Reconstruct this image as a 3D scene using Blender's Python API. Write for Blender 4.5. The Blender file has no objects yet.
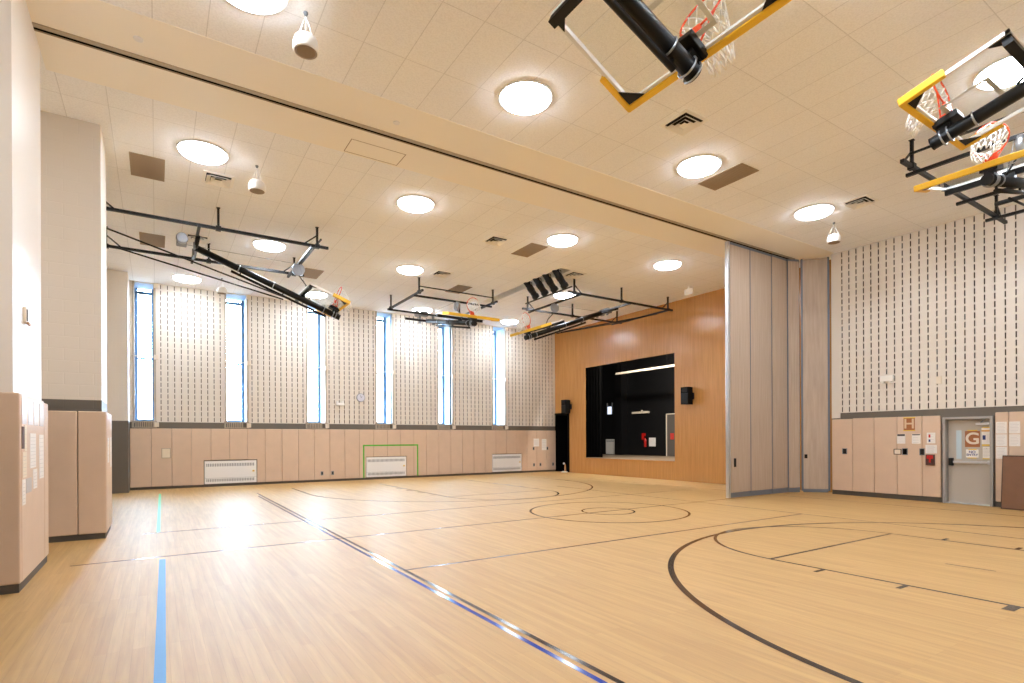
import bpy, bmesh, math, random
from mathutils import Vector, Matrix
random.seed(7)
PI = math.pi
sc = bpy.context.scene
col = sc.collection
H_CAM = 1.684
ZC = 7.15            # ceiling height
XL, XR, XS = -1.9, 16.95, 17.42      # left wall, right wall, stage wall
YW, YB = 22.8, -6.0                 # window wall, wall behind the camera

# ------------------------------------------------------------------ materials
def srgb(r, g, b):
    f = lambda c: (c/255/12.92) if c/255 <= .04045 else ((c/255+.055)/1.055)**2.4
    return (f(r), f(g), f(b), 1)

def new_mat(name):
    m = bpy.data.materials.new(name); m.use_nodes = True
    nt = m.node_tree
    return m, nt, nt.nodes['Principled BSDF']

def mat(name, rgb, rough=.5, metal=0., spec=.5, noise=0., nscale=8., bump=0., bscale=120., coat=0.):
    m, nt, p = new_mat(name)
    c = srgb(*rgb)
    p.inputs['Base Color'].default_value = c
    p.inputs['Roughness'].default_value = rough
    p.inputs['Metallic'].default_value = metal
    p.inputs['Specular IOR Level'].default_value = spec
    p.inputs['Coat Weight'].default_value = coat
    tc = nt.nodes.new('ShaderNodeTexCoord')
    if noise:
        n = nt.nodes.new('ShaderNodeTexNoise'); n.inputs['Scale'].default_value = nscale; n.inputs['Detail'].default_value = 6
        nt.links.new(tc.outputs['Object'], n.inputs['Vector'])
        r = nt.nodes.new('ShaderNodeValToRGB')
        r.color_ramp.elements[0].color = tuple(max(0, x*(1-noise)) for x in c[:3])+(1,)
        r.color_ramp.elements[1].color = tuple(min(1, x*(1+noise)) for x in c[:3])+(1,)
        r.color_ramp.elements[0].position = .3; r.color_ramp.elements[1].position = .7
        nt.links.new(n.outputs['Fac'], r.inputs['Fac']); nt.links.new(r.outputs['Color'], p.inputs['Base Color'])
    if bump:
        n = nt.nodes.new('ShaderNodeTexNoise'); n.inputs['Scale'].default_value = bscale; n.inputs['Detail'].default_value = 3
        nt.links.new(tc.outputs['Object'], n.inputs['Vector'])
        b = nt.nodes.new('ShaderNodeBump'); b.inputs['Strength'].default_value = bump; b.inputs['Distance'].default_value = .01
        nt.links.new(n.outputs['Fac'], b.inputs['Height']); nt.links.new(b.outputs['Normal'], p.inputs['Normal'])
    return m

def emit(name, rgb, strength):
    m, nt, p = new_mat(name)
    p.inputs['Base Color'].default_value = srgb(250, 250, 250)
    p.inputs['Emission Color'].default_value = srgb(*rgb)
    p.inputs['Emission Strength'].default_value = strength
    return m

def glass(name, tint, refl=.9):
    m = bpy.data.materials.new(name); m.use_nodes = True
    nt = m.node_tree; nt.nodes.clear()
    o = nt.nodes.new('ShaderNodeOutputMaterial'); mx = nt.nodes.new('ShaderNodeMixShader')
    t = nt.nodes.new('ShaderNodeBsdfTransparent'); g = nt.nodes.new('ShaderNodeBsdfGlossy')
    fr = nt.nodes.new('ShaderNodeFresnel'); fr.inputs['IOR'].default_value = 1.5
    t.inputs['Color'].default_value = (*tint, 1); g.inputs['Roughness'].default_value = .02
    g.inputs['Color'].default_value = (refl, refl, refl, 1)
    ge = nt.nodes.new('ShaderNodeNewGeometry'); iv = nt.nodes.new('ShaderNodeMath'); iv.operation = 'SUBTRACT'; iv.inputs[0].default_value = 1
    nt.links.new(ge.outputs['Backfacing'], iv.inputs[1]); ml = nt.nodes.new('ShaderNodeMath'); ml.operation = 'MULTIPLY'
    nt.links.new(fr.outputs[0], ml.inputs[0]); nt.links.new(iv.outputs[0], ml.inputs[1]); nt.links.new(ml.outputs[0], mx.inputs[0]); nt.links.new(t.outputs[0], mx.inputs[1]); nt.links.new(g.outputs[0], mx.inputs[2])
    nt.links.new(mx.outputs[0], o.inputs['Surface'])
    return m

def paint_wall(name, upper, lower, zsplit, rough=.45, block=True):
    """painted masonry: light paint above a paint line, dark grey below; running-bond joints in relief"""
    m, nt, p = new_mat(name)
    tc = nt.nodes.new('ShaderNodeTexCoord'); sx = nt.nodes.new('ShaderNodeSeparateXYZ')
    nt.links.new(tc.outputs['Object'], sx.inputs[0])
    gt = nt.nodes.new('ShaderNodeMath'); gt.operation = 'GREATER_THAN'; gt.inputs[1].default_value = zsplit
    nt.links.new(sx.outputs['Z'], gt.inputs[0])
    mx = nt.nodes.new('ShaderNodeMix'); mx.data_type = 'RGBA'
    mx.inputs[6].default_value = srgb(*lower); mx.inputs[7].default_value = srgb(*upper)
    nt.links.new(gt.outputs[0], mx.inputs[0]); nt.links.new(mx.outputs[2], p.inputs['Base Color'])
    p.inputs['Roughness'].default_value = rough
    if block:
        ad = nt.nodes.new('ShaderNodeMath'); ad.operation = 'ADD'
        nt.links.new(sx.outputs['X'], ad.inputs[0]); nt.links.new(sx.outputs['Y'], ad.inputs[1])
        cb = nt.nodes.new('ShaderNodeCombineXYZ'); nt.links.new(ad.outputs[0], cb.inputs[0]); nt.links.new(sx.outputs['Z'], cb.inputs[1])
        br = nt.nodes.new('ShaderNodeTexBrick'); br.inputs['Scale'].default_value = 1
        br.inputs['Brick Width'].default_value = .406; br.inputs['Row Height'].default_value = .203
        br.inputs['Mortar Size'].default_value = .008; br.inputs['Mortar Smooth'].default_value = .6
        nt.links.new(cb.outputs[0], br.inputs['Vector'])
        b = nt.nodes.new('ShaderNodeBump'); b.inputs['Strength'].default_value = .25; b.inputs['Distance'].default_value = .01; b.invert = True
        nt.links.new(br.outputs['Fac'], b.inputs['Height']); nt.links.new(b.outputs['Normal'], p.inputs['Normal'])
    return m

def wood(name, c1, c2, c3, plank_w, plank_l, axis, rough, gap=.002, grain=1.0, spec=.5, mortar=None, bias=0.):
    """strip or panel wood; axis = long direction ('X','Y','Z') in object space, across = the other wall/floor axis"""
    m, nt, p = new_mat(name)
    tc = nt.nodes.new('ShaderNodeTexCoord'); sx = nt.nodes.new('ShaderNodeSeparateXYZ')
    nt.links.new(tc.outputs['Object'], sx.inputs[0])
    cb = nt.nodes.new('ShaderNodeCombineXYZ')
    nt.links.new(sx.outputs[axis], cb.inputs[0])
    if axis == 'Z':
        ad = nt.nodes.new('ShaderNodeMath'); ad.operation = 'MULTIPLY_ADD'; ad.inputs[1].default_value = 2
        nt.links.new(sx.outputs['X'], ad.inputs[0]); nt.links.new(sx.outputs['Y'], ad.inputs[2]); nt.links.new(ad.outputs[0], cb.inputs[1])
    else: nt.links.new(sx.outputs['X'], cb.inputs[1])
    br = nt.nodes.new('ShaderNodeTexBrick'); br.offset = .37; br.offset_frequency = 3
    br.inputs['Scale'].default_value = 1; br.inputs['Brick Width'].default_value = plank_l; br.inputs['Row Height'].default_value = plank_w
    br.inputs['Mortar Size'].default_value = gap; br.inputs['Bias'].default_value = bias
    br.inputs['Color1'].default_value = srgb(*c1); br.inputs['Color2'].default_value = srgb(*c2)
    br.inputs['Mortar'].default_value = srgb(*(mortar or c3))
    nt.links.new(cb.outputs[0], br.inputs['Vector'])
    mp = nt.nodes.new('ShaderNodeMapping'); mp.inputs['Scale'].default_value = (.9*grain, 17*grain, 1)
    nt.links.new(cb.outputs[0], mp.inputs[0])
    n = nt.nodes.new('ShaderNodeTexNoise'); n.inputs['Scale'].default_value = 1; n.inputs['Detail'].default_value = 8; n.inputs['Roughness'].default_value = .62
    nt.links.new(mp.outputs[0], n.inputs['Vector'])
    r = nt.nodes.new('ShaderNodeValToRGB'); r.color_ramp.elements[0].position = .35; r.color_ramp.elements[1].position = .68
    r.color_ramp.elements[0].color = (.82, .79, .75, 1); r.color_ramp.elements[1].color = (1.06, 1.06, 1.06, 1)
    nt.links.new(n.outputs['Fac'], r.inputs['Fac'])
    mx = nt.nodes.new('ShaderNodeMix'); mx.data_type = 'RGBA'; mx.blend_type = 'MULTIPLY'; mx.inputs[0].default_value = .8
    nt.links.new(br.outputs['Color'], mx.inputs[6]); nt.links.new(r.outputs['Color'], mx.inputs[7])
    nt.links.new(mx.outputs[2], p.inputs['Base Color'])
    p.inputs['Roughness'].default_value = rough; p.inputs['Specular IOR Level'].default_value = spec
    return m

def tile_ceiling(name, rgb):
    m, nt, p = new_mat(name)
    tc = nt.nodes.new('ShaderNodeTexCoord')
    mp = nt.nodes.new('ShaderNodeMapping'); mp.inputs['Rotation'].default_value = (0, 0, PI/2); mp.inputs['Location'].default_value = (.13, .02, 0)
    nt.links.new(tc.outputs['Object'], mp.inputs[0])
    br = nt.nodes.new('ShaderNodeTexBrick'); br.offset = 0
    br.inputs['Scale'].default_value = 1; br.inputs['Brick Width'].default_value = 1.22; br.inputs['Row Height'].default_value = .61
    br.inputs['Mortar Size'].default_value = .007; br.inputs['Mortar Smooth'].default_value = .2
    c = srgb(*rgb)
    br.inputs['Color1'].default_value = c; br.inputs['Color2'].default_value = tuple(x*.965 for x in c[:3])+(1,)
    br.inputs['Mortar'].default_value = tuple(x*.8 for x in c[:3])+(1,)
    nt.links.new(mp.outputs[0], br.inputs['Vector'])
    n = nt.nodes.new('ShaderNodeTexNoise'); n.inputs['Scale'].default_value = 42; n.inputs['Detail'].default_value = 5
    nt.links.new(tc.outputs['Object'], n.inputs['Vector'])
    r = nt.nodes.new('ShaderNodeValToRGB'); r.color_ramp.elements[0].position = .36; r.color_ramp.elements[1].position = .6
    r.color_ramp.elements[0].color = (.93, .93, .93, 1); r.color_ramp.elements[1].color = (1.04, 1.04, 1.04, 1)
    nt.links.new(n.outputs['Fac'], r.inputs['Fac'])
    mx = nt.nodes.new('ShaderNodeMix'); mx.data_type = 'RGBA'; mx.blend_type = 'MULTIPLY'; mx.inputs[0].default_value = .7
    nt.links.new(br.outputs['Color'], mx.inputs[6]); nt.links.new(r.outputs['Color'], mx.inputs[7])
    nt.links.new(mx.outputs[2], p.inputs['Base Color']); p.inputs['Roughness'].default_value = .9
    p.inputs['Specular IOR Level'].default_value = .2
    return m

M = {}
M['ceiling'] = tile_ceiling('acoustic_tile', (250, 252, 254))
M['soffit'] = mat('soffit_paint', (250, 246, 236), .6, spec=.3)
M['floor'] = wood('maple_strip_floor', (194, 155, 93), (185, 145, 84), (162, 124, 68), .083, 1.8, 'Y', .515, gap=.0008, spec=.85)
M['floor'].node_tree.nodes['Principled BSDF'].inputs['Coat Weight'].default_value = .0
M['floor'].node_tree.nodes['Principled BSDF'].inputs['Coat Roughness'].default_value = .4
M['stagewood'] = wood('oak_veneer', (198, 145, 84), (192, 138, 78), (164, 110, 58), 1.22, 20, 'Z', .24, gap=.003, grain=.8)
M['block'] = paint_wall('painted_block', (224, 216, 204), (106, 99, 89), 2.33)
M['pierblock'] = paint_wall('painted_pier_block', (224, 216, 204), (106, 99, 89), 2.385)
M['smooth'] = paint_wall('painted_plaster', (238, 232, 224), (238, 232, 224), -9, rough=.3, block=False)
M['acoustic'] = mat('painted_acoustic_block', (224, 216, 204), .55, bump=.25, bscale=90)
M['slot'] = mat('raw_block_slot', (108, 100, 90), .95, spec=.1)
M['greypaint'] = mat('dark_grey_paint', (106, 99, 89), .5, bump=.15, bscale=60)
M['pad'] = mat('tan_vinyl', (213, 187, 162), .42, noise=.03, nscale=3, bump=.12, bscale=9)
M['kick'] = mat('rubber_base', (86, 79, 71), .6)
M['blackmetal'] = mat('black_steel', (13, 13, 13), .42, spec=.35)
M['steel'] = mat('zinc_steel', (168, 172, 178), .35, metal=.9)
M['greysteel'] = mat('grey_painted_steel', (128, 132, 136), .4)
M['alu'] = mat('anodised_aluminium', (205, 208, 212), .3, metal=.85)
M['white'] = mat('white_enamel', (238, 238, 236), .4)
M['whiteplastic'] = mat('white_plastic', (240, 238, 232), .45)
M['offwhite'] = mat('cream_plastic', (224, 212, 192), .5)
M['yellowpad'] = mat('yellow_urethane', (242, 194, 48), .45)
M['orange'] = mat('orange_enamel', (222, 74, 30), .4)
M['net'] = mat('white_cord', (240, 238, 232), .8)
M['target'] = mat('red_target_paint', (214, 70, 40), .5)
M['bglass'] = glass('backboard_glass', (.975, .985, .975))
M['wglass'] = glass('window_glass', (.93, .97, 1.0))
M['lamp'] = emit('lamp_diffuser', (234, 243, 255), 36)
_nt = M['lamp'].node_tree; _tc = _nt.nodes.new('ShaderNodeTexCoord'); _sx = _nt.nodes.new('ShaderNodeSeparateXYZ'); _cb = _nt.nodes.new('ShaderNodeCombineXYZ')
_ln = _nt.nodes.new('ShaderNodeVectorMath'); _ln.operation = 'LENGTH'; _mr = _nt.nodes.new('ShaderNodeMapRange')
_mr.inputs['From Min'].default_value = .34; _mr.inputs['From Max'].default_value = .41; _mr.inputs['To Min'].default_value = 36; _mr.inputs['To Max'].default_value = 7
_nt.links.new(_tc.outputs['Object'], _sx.inputs[0]); _nt.links.new(_sx.outputs['X'], _cb.inputs[0]); _nt.links.new(_sx.outputs['Y'], _cb.inputs[1])
_nt.links.new(_cb.outputs[0], _ln.inputs[0]); _nt.links.new(_ln.outputs['Value'], _mr.inputs['Value']); _nt.links.new(_mr.outputs[0], _nt.nodes['Principled BSDF'].inputs['Emission Strength'])
M['blackline'] = mat('black_court_paint', (54, 42, 36), .16, spec=.5)
M['purpleline'] = mat('purple_court_paint', (104, 82, 92), .2)
M['blueline'] = mat('blue_court_paint', (38, 62, 150), .14)
M['bluetape'] = mat('blue_tape', (66, 132, 184), .5)
M['greentape'] = mat('green_tape', (64, 196, 130), .4)
M['goaltape'] = mat('bright_green_tape', (86, 178, 50), .5)
M['winframe'] = mat('blue_grey_window_frame', (98, 120, 138), .4)
M['reveal'] = mat('white_reveal_panel', (165, 184, 205), .5)
M['jamb'] = mat('taupe_jamb', (176, 162, 142), .5)
M['panel'] = wood('grey_woodgrain_laminate', (186, 168, 150), (180, 161, 143), (160, 142, 126), 5, 20, 'Z', .5, gap=0., grain=.9)
M['edge'] = mat('blue_grey_panel_edge', (112, 120, 132), .4, metal=.3)
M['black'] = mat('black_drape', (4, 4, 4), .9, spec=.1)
M['blackpaint'] = mat('black_wall_paint', (13, 13, 15), .5)
M['stagefloor'] = mat('stage_floor_board', (150, 128, 104), .5, noise=.05)
M['grille'] = mat('taupe_grille', (160, 140, 114), .6)
M['darkslot'] = mat('dark_duct', (30, 26, 22), .9)
M['diff'] = mat('cream_diffuser', (250, 249, 245), .6)
M['door'] = mat('putty_door_paint', (182, 174, 162), .42)
M['dframe'] = mat('grey_door_frame', (164, 160, 154), .4)
M['paper'] = mat('white_paper', (236, 232, 226), .6)
M['lam'] = mat('laminated_white_paper', (242, 242, 242), .25)
M['cream'] = mat('cream_paper', (230, 218, 196), .6)
M['ink'] = mat('grey_print', (198, 194, 190), .7)
M['darkink'] = mat('dark_print', (62, 58, 58), .7)
M['blueink'] = mat('blue_print', (40, 58, 120), .6)
M['redink'] = mat('red_print', (200, 60, 50), .6)
M['brown'] = mat('brown_poster', (162, 100, 58), .6)
M['cutout'] = mat('pale_letter_paper', (214, 186, 150), .6)
M['gletter'] = mat('white_letter_paper', (222, 208, 188), .6)
M['yellowtape'] = mat('yellow_tape', (226, 190, 74), .5)
M['orangeband'] = mat('orange_print_band', (226, 172, 96), .6)
M['table'] = mat('brown_laminate', (122, 84, 58), .45, noise=.05, nscale=6)
M['tabedge'] = mat('dark_brown_edge', (80, 54, 38), .5)
M['red'] = mat('red_enamel', (190, 30, 26), .35)
M['redbox'] = mat('dark_alarm_box', (78, 50, 44), .5)
M['clockface'] = mat('clock_face', (214, 214, 222), .3)
M['speaker'] = mat('black_speaker_cabinet', (8, 8, 9), .8, spec=.2, bump=.2, bscale=200)
M['spgrille'] = mat('grey_speaker_grille', (150, 130, 108), .8)
M['greydoor'] = mat('grey_stage_door', (92, 86, 80), .5)
M['glasslit'] = glass('door_lite_glass', (.85, .93, .97))
M['lite'] = mat('frosted_vision_lite', (186, 204, 212), .15)
M['palecone'] = mat('tan_timber', (196, 140, 92), .5)

# ------------------------------------------------------------------ mesh builder
class MB:
    def __init__(s): s.v = []; s.f = []; s.mi = []; s.sm = []
    def face(s, pts, mi=0, smooth=False):
        b = len(s.v); s.v += [tuple(p) for p in pts]; s.f.append(list(range(b, b+len(pts)))); s.mi.append(mi); s.sm.append(smooth)
    def box(s, x0, x1, y0, y1, z0, z1, mi=0):
        s.obox(((x0+x1)/2, (y0+y1)/2, (z0+z1)/2), ((1,0,0),(0,1,0),(0,0,1)), (abs(x1-x0)/2, abs(y1-y0)/2, abs(z1-z0)/2), mi); return s
    def obox(s, c, ax, h, mi=0):
        c = Vector(c); A = [Vector(a).normalized()*hh for a, hh in zip(ax, h)]
        b = len(s.v)
        for k in (-1, 1):
            for j in (-1, 1):
                for i in (-1, 1): s.v.append(tuple(c+A[0]*i+A[1]*j+A[2]*k))
        flip = A[0].cross(A[1]).dot(A[2]) < 0
        for q in ((0,2,3,1),(4,5,7,6),(0,1,5,4),(2,6,7,3),(0,4,6,2),(1,3,7,5)):
            f = [b+i for i in q]
            s.f.append(f[::-1] if flip else f); s.mi.append(mi); s.sm.append(False)
        return s
    def bar(s, p, q, w, h, up=(0,0,1), mi=0):
        p, q = Vector(p), Vector(q); d = (q-p); L = d.length; d.normalize()
        u = Vector(up); side = d.cross(u)
        if side.length < 1e-4: side = d.cross(Vector((1,0,0)))
        side.normalize(); u = side.cross(d)
        return s.obox((p+q)/2, (d, side, u), (L/2, w/2, h/2), mi)
    def tube(s, pts, r, n=10, closed=False, caps=True, mi=0, smooth=True):
        pts = [Vector(p) for p in pts]; N = len(pts)
        rr = r if isinstance(r, (list, tuple)) else [r]*N
        def tan(i):
            if closed: return (pts[(i+1) % N]-pts[i-1]).normalized()
            a = pts[max(0, i-1)]; b = pts[min(N-1, i+1)]; return (b-a).normalized()
        t0 = tan(0); ref = Vector((0,0,1)) if abs(t0.z) < .9 else Vector((1,0,0))
        nrm = (ref-t0*ref.dot(t0)).normalized(); b0 = len(s.v)
        for i in range(N):
            t = tan(i); nrm = (nrm-t*nrm.dot(t)).normalized(); bn = t.cross(nrm)
            for k in range(n):
                a = 2*PI*k/n; s.v.append(tuple(pts[i]+(nrm*math.cos(a)+bn*math.sin(a))*rr[i]))
        for i in range(N if closed else N-1):
            j = (i+1) % N
            for k in range(n):
                l = (k+1) % n
                s.f.append([b0+i*n+k, b0+i*n+l, b0+j*n+l, b0+j*n+k]); s.mi.append(mi); s.sm.append(smooth)
        if caps and not closed:
            s.f.append([b0+k for k in range(n)][::-1]); s.f.append([b0+(N-1)*n+k for k in range(n)]); s.mi += [mi, mi]; s.sm += [False, False]
        return s
    def lathe(s, prof, n=24, mi=0, mat4=None, smooth=True):
        b0 = len(s.v); mat4 = mat4 or Matrix()
        for r, z in prof:
            for k in range(n):
                a = 2*PI*k/n; s.v.append(tuple(mat4 @ Vector((r*math.cos(a), r*math.sin(a), z))))
        for i in range(len(prof)-1):
            for k in range(n):
                l = (k+1) % n
                s.f.append([b0+i*n+k, b0+i*n+l, b0+(i+1)*n+l, b0+(i+1)*n+k]); s.mi.append(mi); s.sm.append(smooth)
        s.f.append([b0+k for k in range(n)][::-1]); s.f.append([b0+(len(prof)-1)*n+k for k in range(n)]); s.mi += [mi, mi]; s.sm += [False, False]
        return s
    def build(s, name, mats, parent=None, bevel=0, seg=2, world=True):
        """world: vertices are in room coordinates, whatever the parent's place"""
        me = bpy.data.meshes.new(name)
        off = Vector((0,0,0))
        if parent is not None and world:
            q = parent
            while q is not None: off += q.location; q = q.parent
        me.from_pydata([tuple(Vector(v)-off) for v in s.v], [], s.f)
        mats = mats if isinstance(mats, (list, tuple)) else [mats]
        for m in mats: me.materials.append(m)
        for p, i, k in zip(me.polygons, s.mi, s.sm): p.material_index = i; p.use_smooth = k
        me.validate(); me.update()
        o = bpy.data.objects.new(name, me); col.objects.link(o)
        if parent is not None: o.parent = parent
        if bevel:
            md = o.modifiers.new('bevel', 'BEVEL'); md.width = bevel; md.segments = seg; md.limit_method = 'ANGLE'; md.angle_limit = .6
        return o

def tag(o, label, cat=None, group=None, kind=None):
    o['label'] = label
    if cat: o['category'] = cat
    if group: o['group'] = group
    if kind: o['kind'] = kind
    return o
def struct(o, label, cat): return tag(o, label, cat, kind='structure')
def empty(name, loc, rz=0):
    e = bpy.data.objects.new(name, None); e.location = loc; e.rotation_euler = (0, 0, rz); e.empty_display_size = .2
    col.objects.link(e); return e
def copy_thing(o):
    c = o.copy(); col.objects.link(c)
    for ch in o.children:
        d = ch.copy(); col.objects.link(d); d.parent = c
        for g in ch.children:
            h = g.copy(); col.objects.link(h); h.parent = d
    return c
def text_mesh(name, txt, size, m, parent, origin, right, up, ext=.0015, bold=0.):
    cu = bpy.data.curves.new(name, 'FONT'); cu.body = txt; cu.size = size; cu.align_x = 'CENTER'; cu.align_y = 'CENTER'; cu.extrude = ext; cu.offset = bold
    t = bpy.data.objects.new('tmp', cu); col.objects.link(t)
    bpy.context.view_layer.update()
    me = bpy.data.meshes.new_from_object(t.evaluated_get(bpy.context.evaluated_depsgraph_get()))
    bpy.data.objects.remove(t)
    r, u = Vector(right), Vector(up); n = r.cross(u); o3 = Vector(origin)
    off = Vector((0,0,0)); q = parent
    while q is not None: off += q.location; q = q.parent
    for v in me.vertices: v.co = o3+r*v.co.x+u*v.co.y+n*v.co.z-off
    me.materials.clear(); me.materials.append(m)
    o = bpy.data.objects.new(name, me); col.objects.link(o); o.parent = parent
    return o

# ------------------------------------------------------------------ the room shell
fl = MB(); fl.box(XL-.4, 26, YB-.3, YW+.05, -.2, 0)
floor = struct(fl.build('floor', M['floor']), 'pale maple strip gym floor marked with court lines', 'floor')

cl = MB()
SLOT = (10.9, 11.32, 13.95, 18.9)          # open ceiling slot that holds the stage lights
for x0, x1, y0, y1 in ((XL-.2, SLOT[0], YB, YW), (SLOT[1], XS+.1, YB, YW), (SLOT[0], SLOT[1], YB, SLOT[2]), (SLOT[0], SLOT[1], SLOT[3], YW)):
    cl.box(x0, x1, y0, y1, ZC, ZC+.12)
cl.box(SLOT[0]-.02, SLOT[1]+.02, SLOT[2]-.02, SLOT[3]+.02, ZC+.45, ZC+.5)
for x0, x1, y0, y1 in ((SLOT[0]-.03, SLOT[0], SLOT[2], SLOT[3]), (SLOT[1], SLOT[1]+.03, SLOT[2], SLOT[3]), (SLOT[0], SLOT[1], SLOT[2]-.03, SLOT[2]), (SLOT[0], SLOT[1], SLOT[3], SLOT[3]+.03)):
    cl.box(x0, x1, y0, y1, ZC+.1, ZC+.5)
struct(cl.build('ceiling', M['ceiling']), 'suspended ceiling of beige acoustic tiles with a lighting slot', 'ceiling')

struct(MB().box(-1.335, 16.93, 8.5, 10.5, ZC-.006, ZC).build('trim_1', M['soffit']), 'smooth beige soffit strip across the ceiling carrying the partition track', 'soffit')

# left wall with its piers
struct(MB().box(XL-.2, XL, YB, YW, 0, ZC).build('wall_left', M['block']), 'painted block side wall behind the padded piers', 'wall')
struct(MB().box(XL, -1.335, 8.17, 10.0, 0, ZC).build('column_1', M['smooth']), 'smooth white pier beside the partition track, padded at its foot', 'column')
struct(MB().box(XL, -.785, 11.85, 13.1, 0, ZC).build('column_2', M['pierblock']), 'painted block pier with dark grey base, past the white pier', 'column')
struct(MB().box(XL, -.75, 21.7, YW, 0, ZC).build('column_3', M['block']), 'painted block corner pier with tall dark grey base beside the first window', 'column')
struct(MB().box(XL-.2, XR+.5, YB-.2, YB, 0, ZC).build('wall_back', M['smooth']), 'plain painted end wall', 'wall')

def slot_wall(mb, origin, right, n, w, z0, z1, pitch_u, pitch_v, phase=.5):
    """grid of acoustic-block faces each with a real narrow recess; n points into the room"""
    o, r, n = Vector(origin), Vector(right), Vector(n); up = Vector((0,0,1))
    P = lambda u, z, d=0: o+r*u+up*(z)-n*d
    nu = int((w+1e-6)/pitch_u); nv = int(round((z1-z0)/pitch_v)); pv = (z1-z0)/nv
    m0 = (w-nu*pitch_u)/2
    flip = r.cross(up).dot(n) < 0
    def F(pts, mi=0): mb.face(pts[::-1] if flip else pts, mi)
    for a, b in ((0, m0), (w-m0, w)):
        if b-a > 1e-4: F([P(a, z0), P(b, z0), P(b, z1), P(a, z1)])
    sw, sh, dp = .013, pv*.36, .07
    for i in range(nu):
        for j in range(nv):
            u0 = m0+i*pitch_u; u1 = u0+pitch_u; v0 = z0+j*pv; v1 = v0+pv
            uc, vc = (u0+u1)/2, (v0+v1)/2; a0, a1, b0, b1 = uc-sw, uc+sw, vc-sh, vc+sh
            F([P(u0,v0),P(u1,v0),P(a1,b0),P(a0,b0)]); F([P(u1,v0),P(u1,v1),P(a1,b1),P(a1,b0)])
            F([P(u1,v1),P(u0,v1),P(a0,b1),P(a1,b1)]); F([P(u0,v1),P(u0,v0),P(a0,b0),P(a0,b1)])
            F([P(a0,b0),P(a1,b0),P(a1,b0,dp),P(a0,b0,dp)],1); F([P(a1,b0),P(a1,b1),P(a1,b1,dp),P(a1,b0,dp)],1)
            F([P(a1,b1),P(a0,b1),P(a0,b1,dp),P(a1,b1,dp)],1); F([P(a0,b1),P(a0,b0),P(a0,b0,dp),P(a0,b1,dp)],1)
            F([P(a0,b0,dp),P(a1,b0,dp),P(a1,b1,dp),P(a0,b1,dp)],1)

# window wall: slotted block between six tall windows, dark grey painted base
WX = [(-.63, -.02), (2.17, 2.90), (5.05, 5.78), (7.88, 8.62), (10.76, 11.49), (13.64, 14.37)]
WZ0, WZ1 = 2.36, 7.12
ww = MB()
prev = -.75
for a, b in WX+[(XS, XS)]:
    if a-prev > .08: slot_wall(ww, (prev, YW, 0), (1,0,0), (0,-1,0), a-prev, 2.33, ZC, .2045, .2005)
    ww.box(prev, a, YW+.08, YW+.3, 2.33, ZC)
    prev = b
for a, b in WX:
    ww.box(a, b, YW, YW+.25, 2.33, WZ0, 0); ww.box(a, b, YW, YW+.25, WZ1, ZC, 0)
wwall = struct(ww.build('wall_windows', [M['acoustic'], M['slot']]), 'white slotted acoustic block wall between six tall narrow windows', 'wall')
MB().box(-.76, XS, YW, YW+.2, 0, 2.33).build('base_band', M['greypaint'], wwall)['label'] = 'dark grey painted lower band'

for i, (a, b) in enumerate(WX):
    place = ['at the corner pier', 'second along the window wall', 'third along the window wall, nearest left of the clock', 'fourth along the window wall, nearest right of the clock',
             'fifth along the window wall', 'last one, nearest the stage wall'][i]
    w = struct(empty(f'window_{i+1}', ((a+b)/2, YW, WZ0)), f'tall narrow window in a deep white reveal, {place}', 'window')
    D = YW+.98
    r = MB()
    r.box(a-.03, a, YW+.02, D, WZ0, WZ1); r.box(b, b+.03, YW+.02, D, WZ0, WZ1)
    r.box(a-.03, b+.03, YW+.02, D, WZ0-.03, WZ0); r.box(a-.03, b+.03, YW+.02, D, WZ1, WZ1+.03)
    r.build('reveal', M['reveal'], w)
    j = MB()
    for z in (3.2, 5.82):
        j.box(a, a+.004, YW+.03, D-.02, z, z+.012); j.box(b-.004, b, YW+.03, D-.02, z, z+.012)
    j.build('reveal_joint', M['jamb'], w)
    f = MB(); t = .1
    f.box(a, a+t, D-.1, D, WZ0, WZ1); f.box(b-t, b, D-.1, D, WZ0, WZ1)
    f.box(a+t, b-t, D-.1, D, WZ0, WZ0+t); f.box(a+t, b-t, D-.1, D, WZ1-.2, WZ1-.1); f.box(a+t, b-t, D-.1, D, 4.6, 4.66)
    f.build('window_frame', M['winframe'], w, bevel=.006)
    MB().box(a+.02, b-.02, D-.055, D-.045, WZ0+.02, WZ1-.02).build('pane', M['wglass'], w)
    jm = MB(); jm.box(b-.035, b+.03, YW-.03, YW+.06, 2.3, WZ1+.02); jm.box(a-.03, a+.03, YW-.03, YW+.06, 2.3, WZ1+.02)
    jm.build('jamb', M['jamb'], w, bevel=.004)
    s = MB(); s.box(a-.06, b+.05, YW-.07, YW+.08, 2.13, 2.16); s.box(a-.06, a+.0, YW-.06, YW+.05, 2.16, 2.34); s.box(a-.06, b+.05, YW-.05, YW+.08, 2.33, 2.37)
    for k in range(9): s.box(a+.04+k*.062, a+.075+k*.062, YW-.05, YW-.03, 2.16, 2.33)
    s.build('sill', M['jamb'], w, bevel=.004)
    for z in (2.16, 4.5, 6.98):
        MB().box(b-.03, b+.11, YW-.09, YW+.04, z, z+.16).build('shade_bracket', M['offwhite'], w, bevel=.008)
    MB().tube([(a-.05, YW-.04, 4.585), (b, YW-.04, 4.585)], .014).build('shade_rod', M['offwhite'], w)

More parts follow.
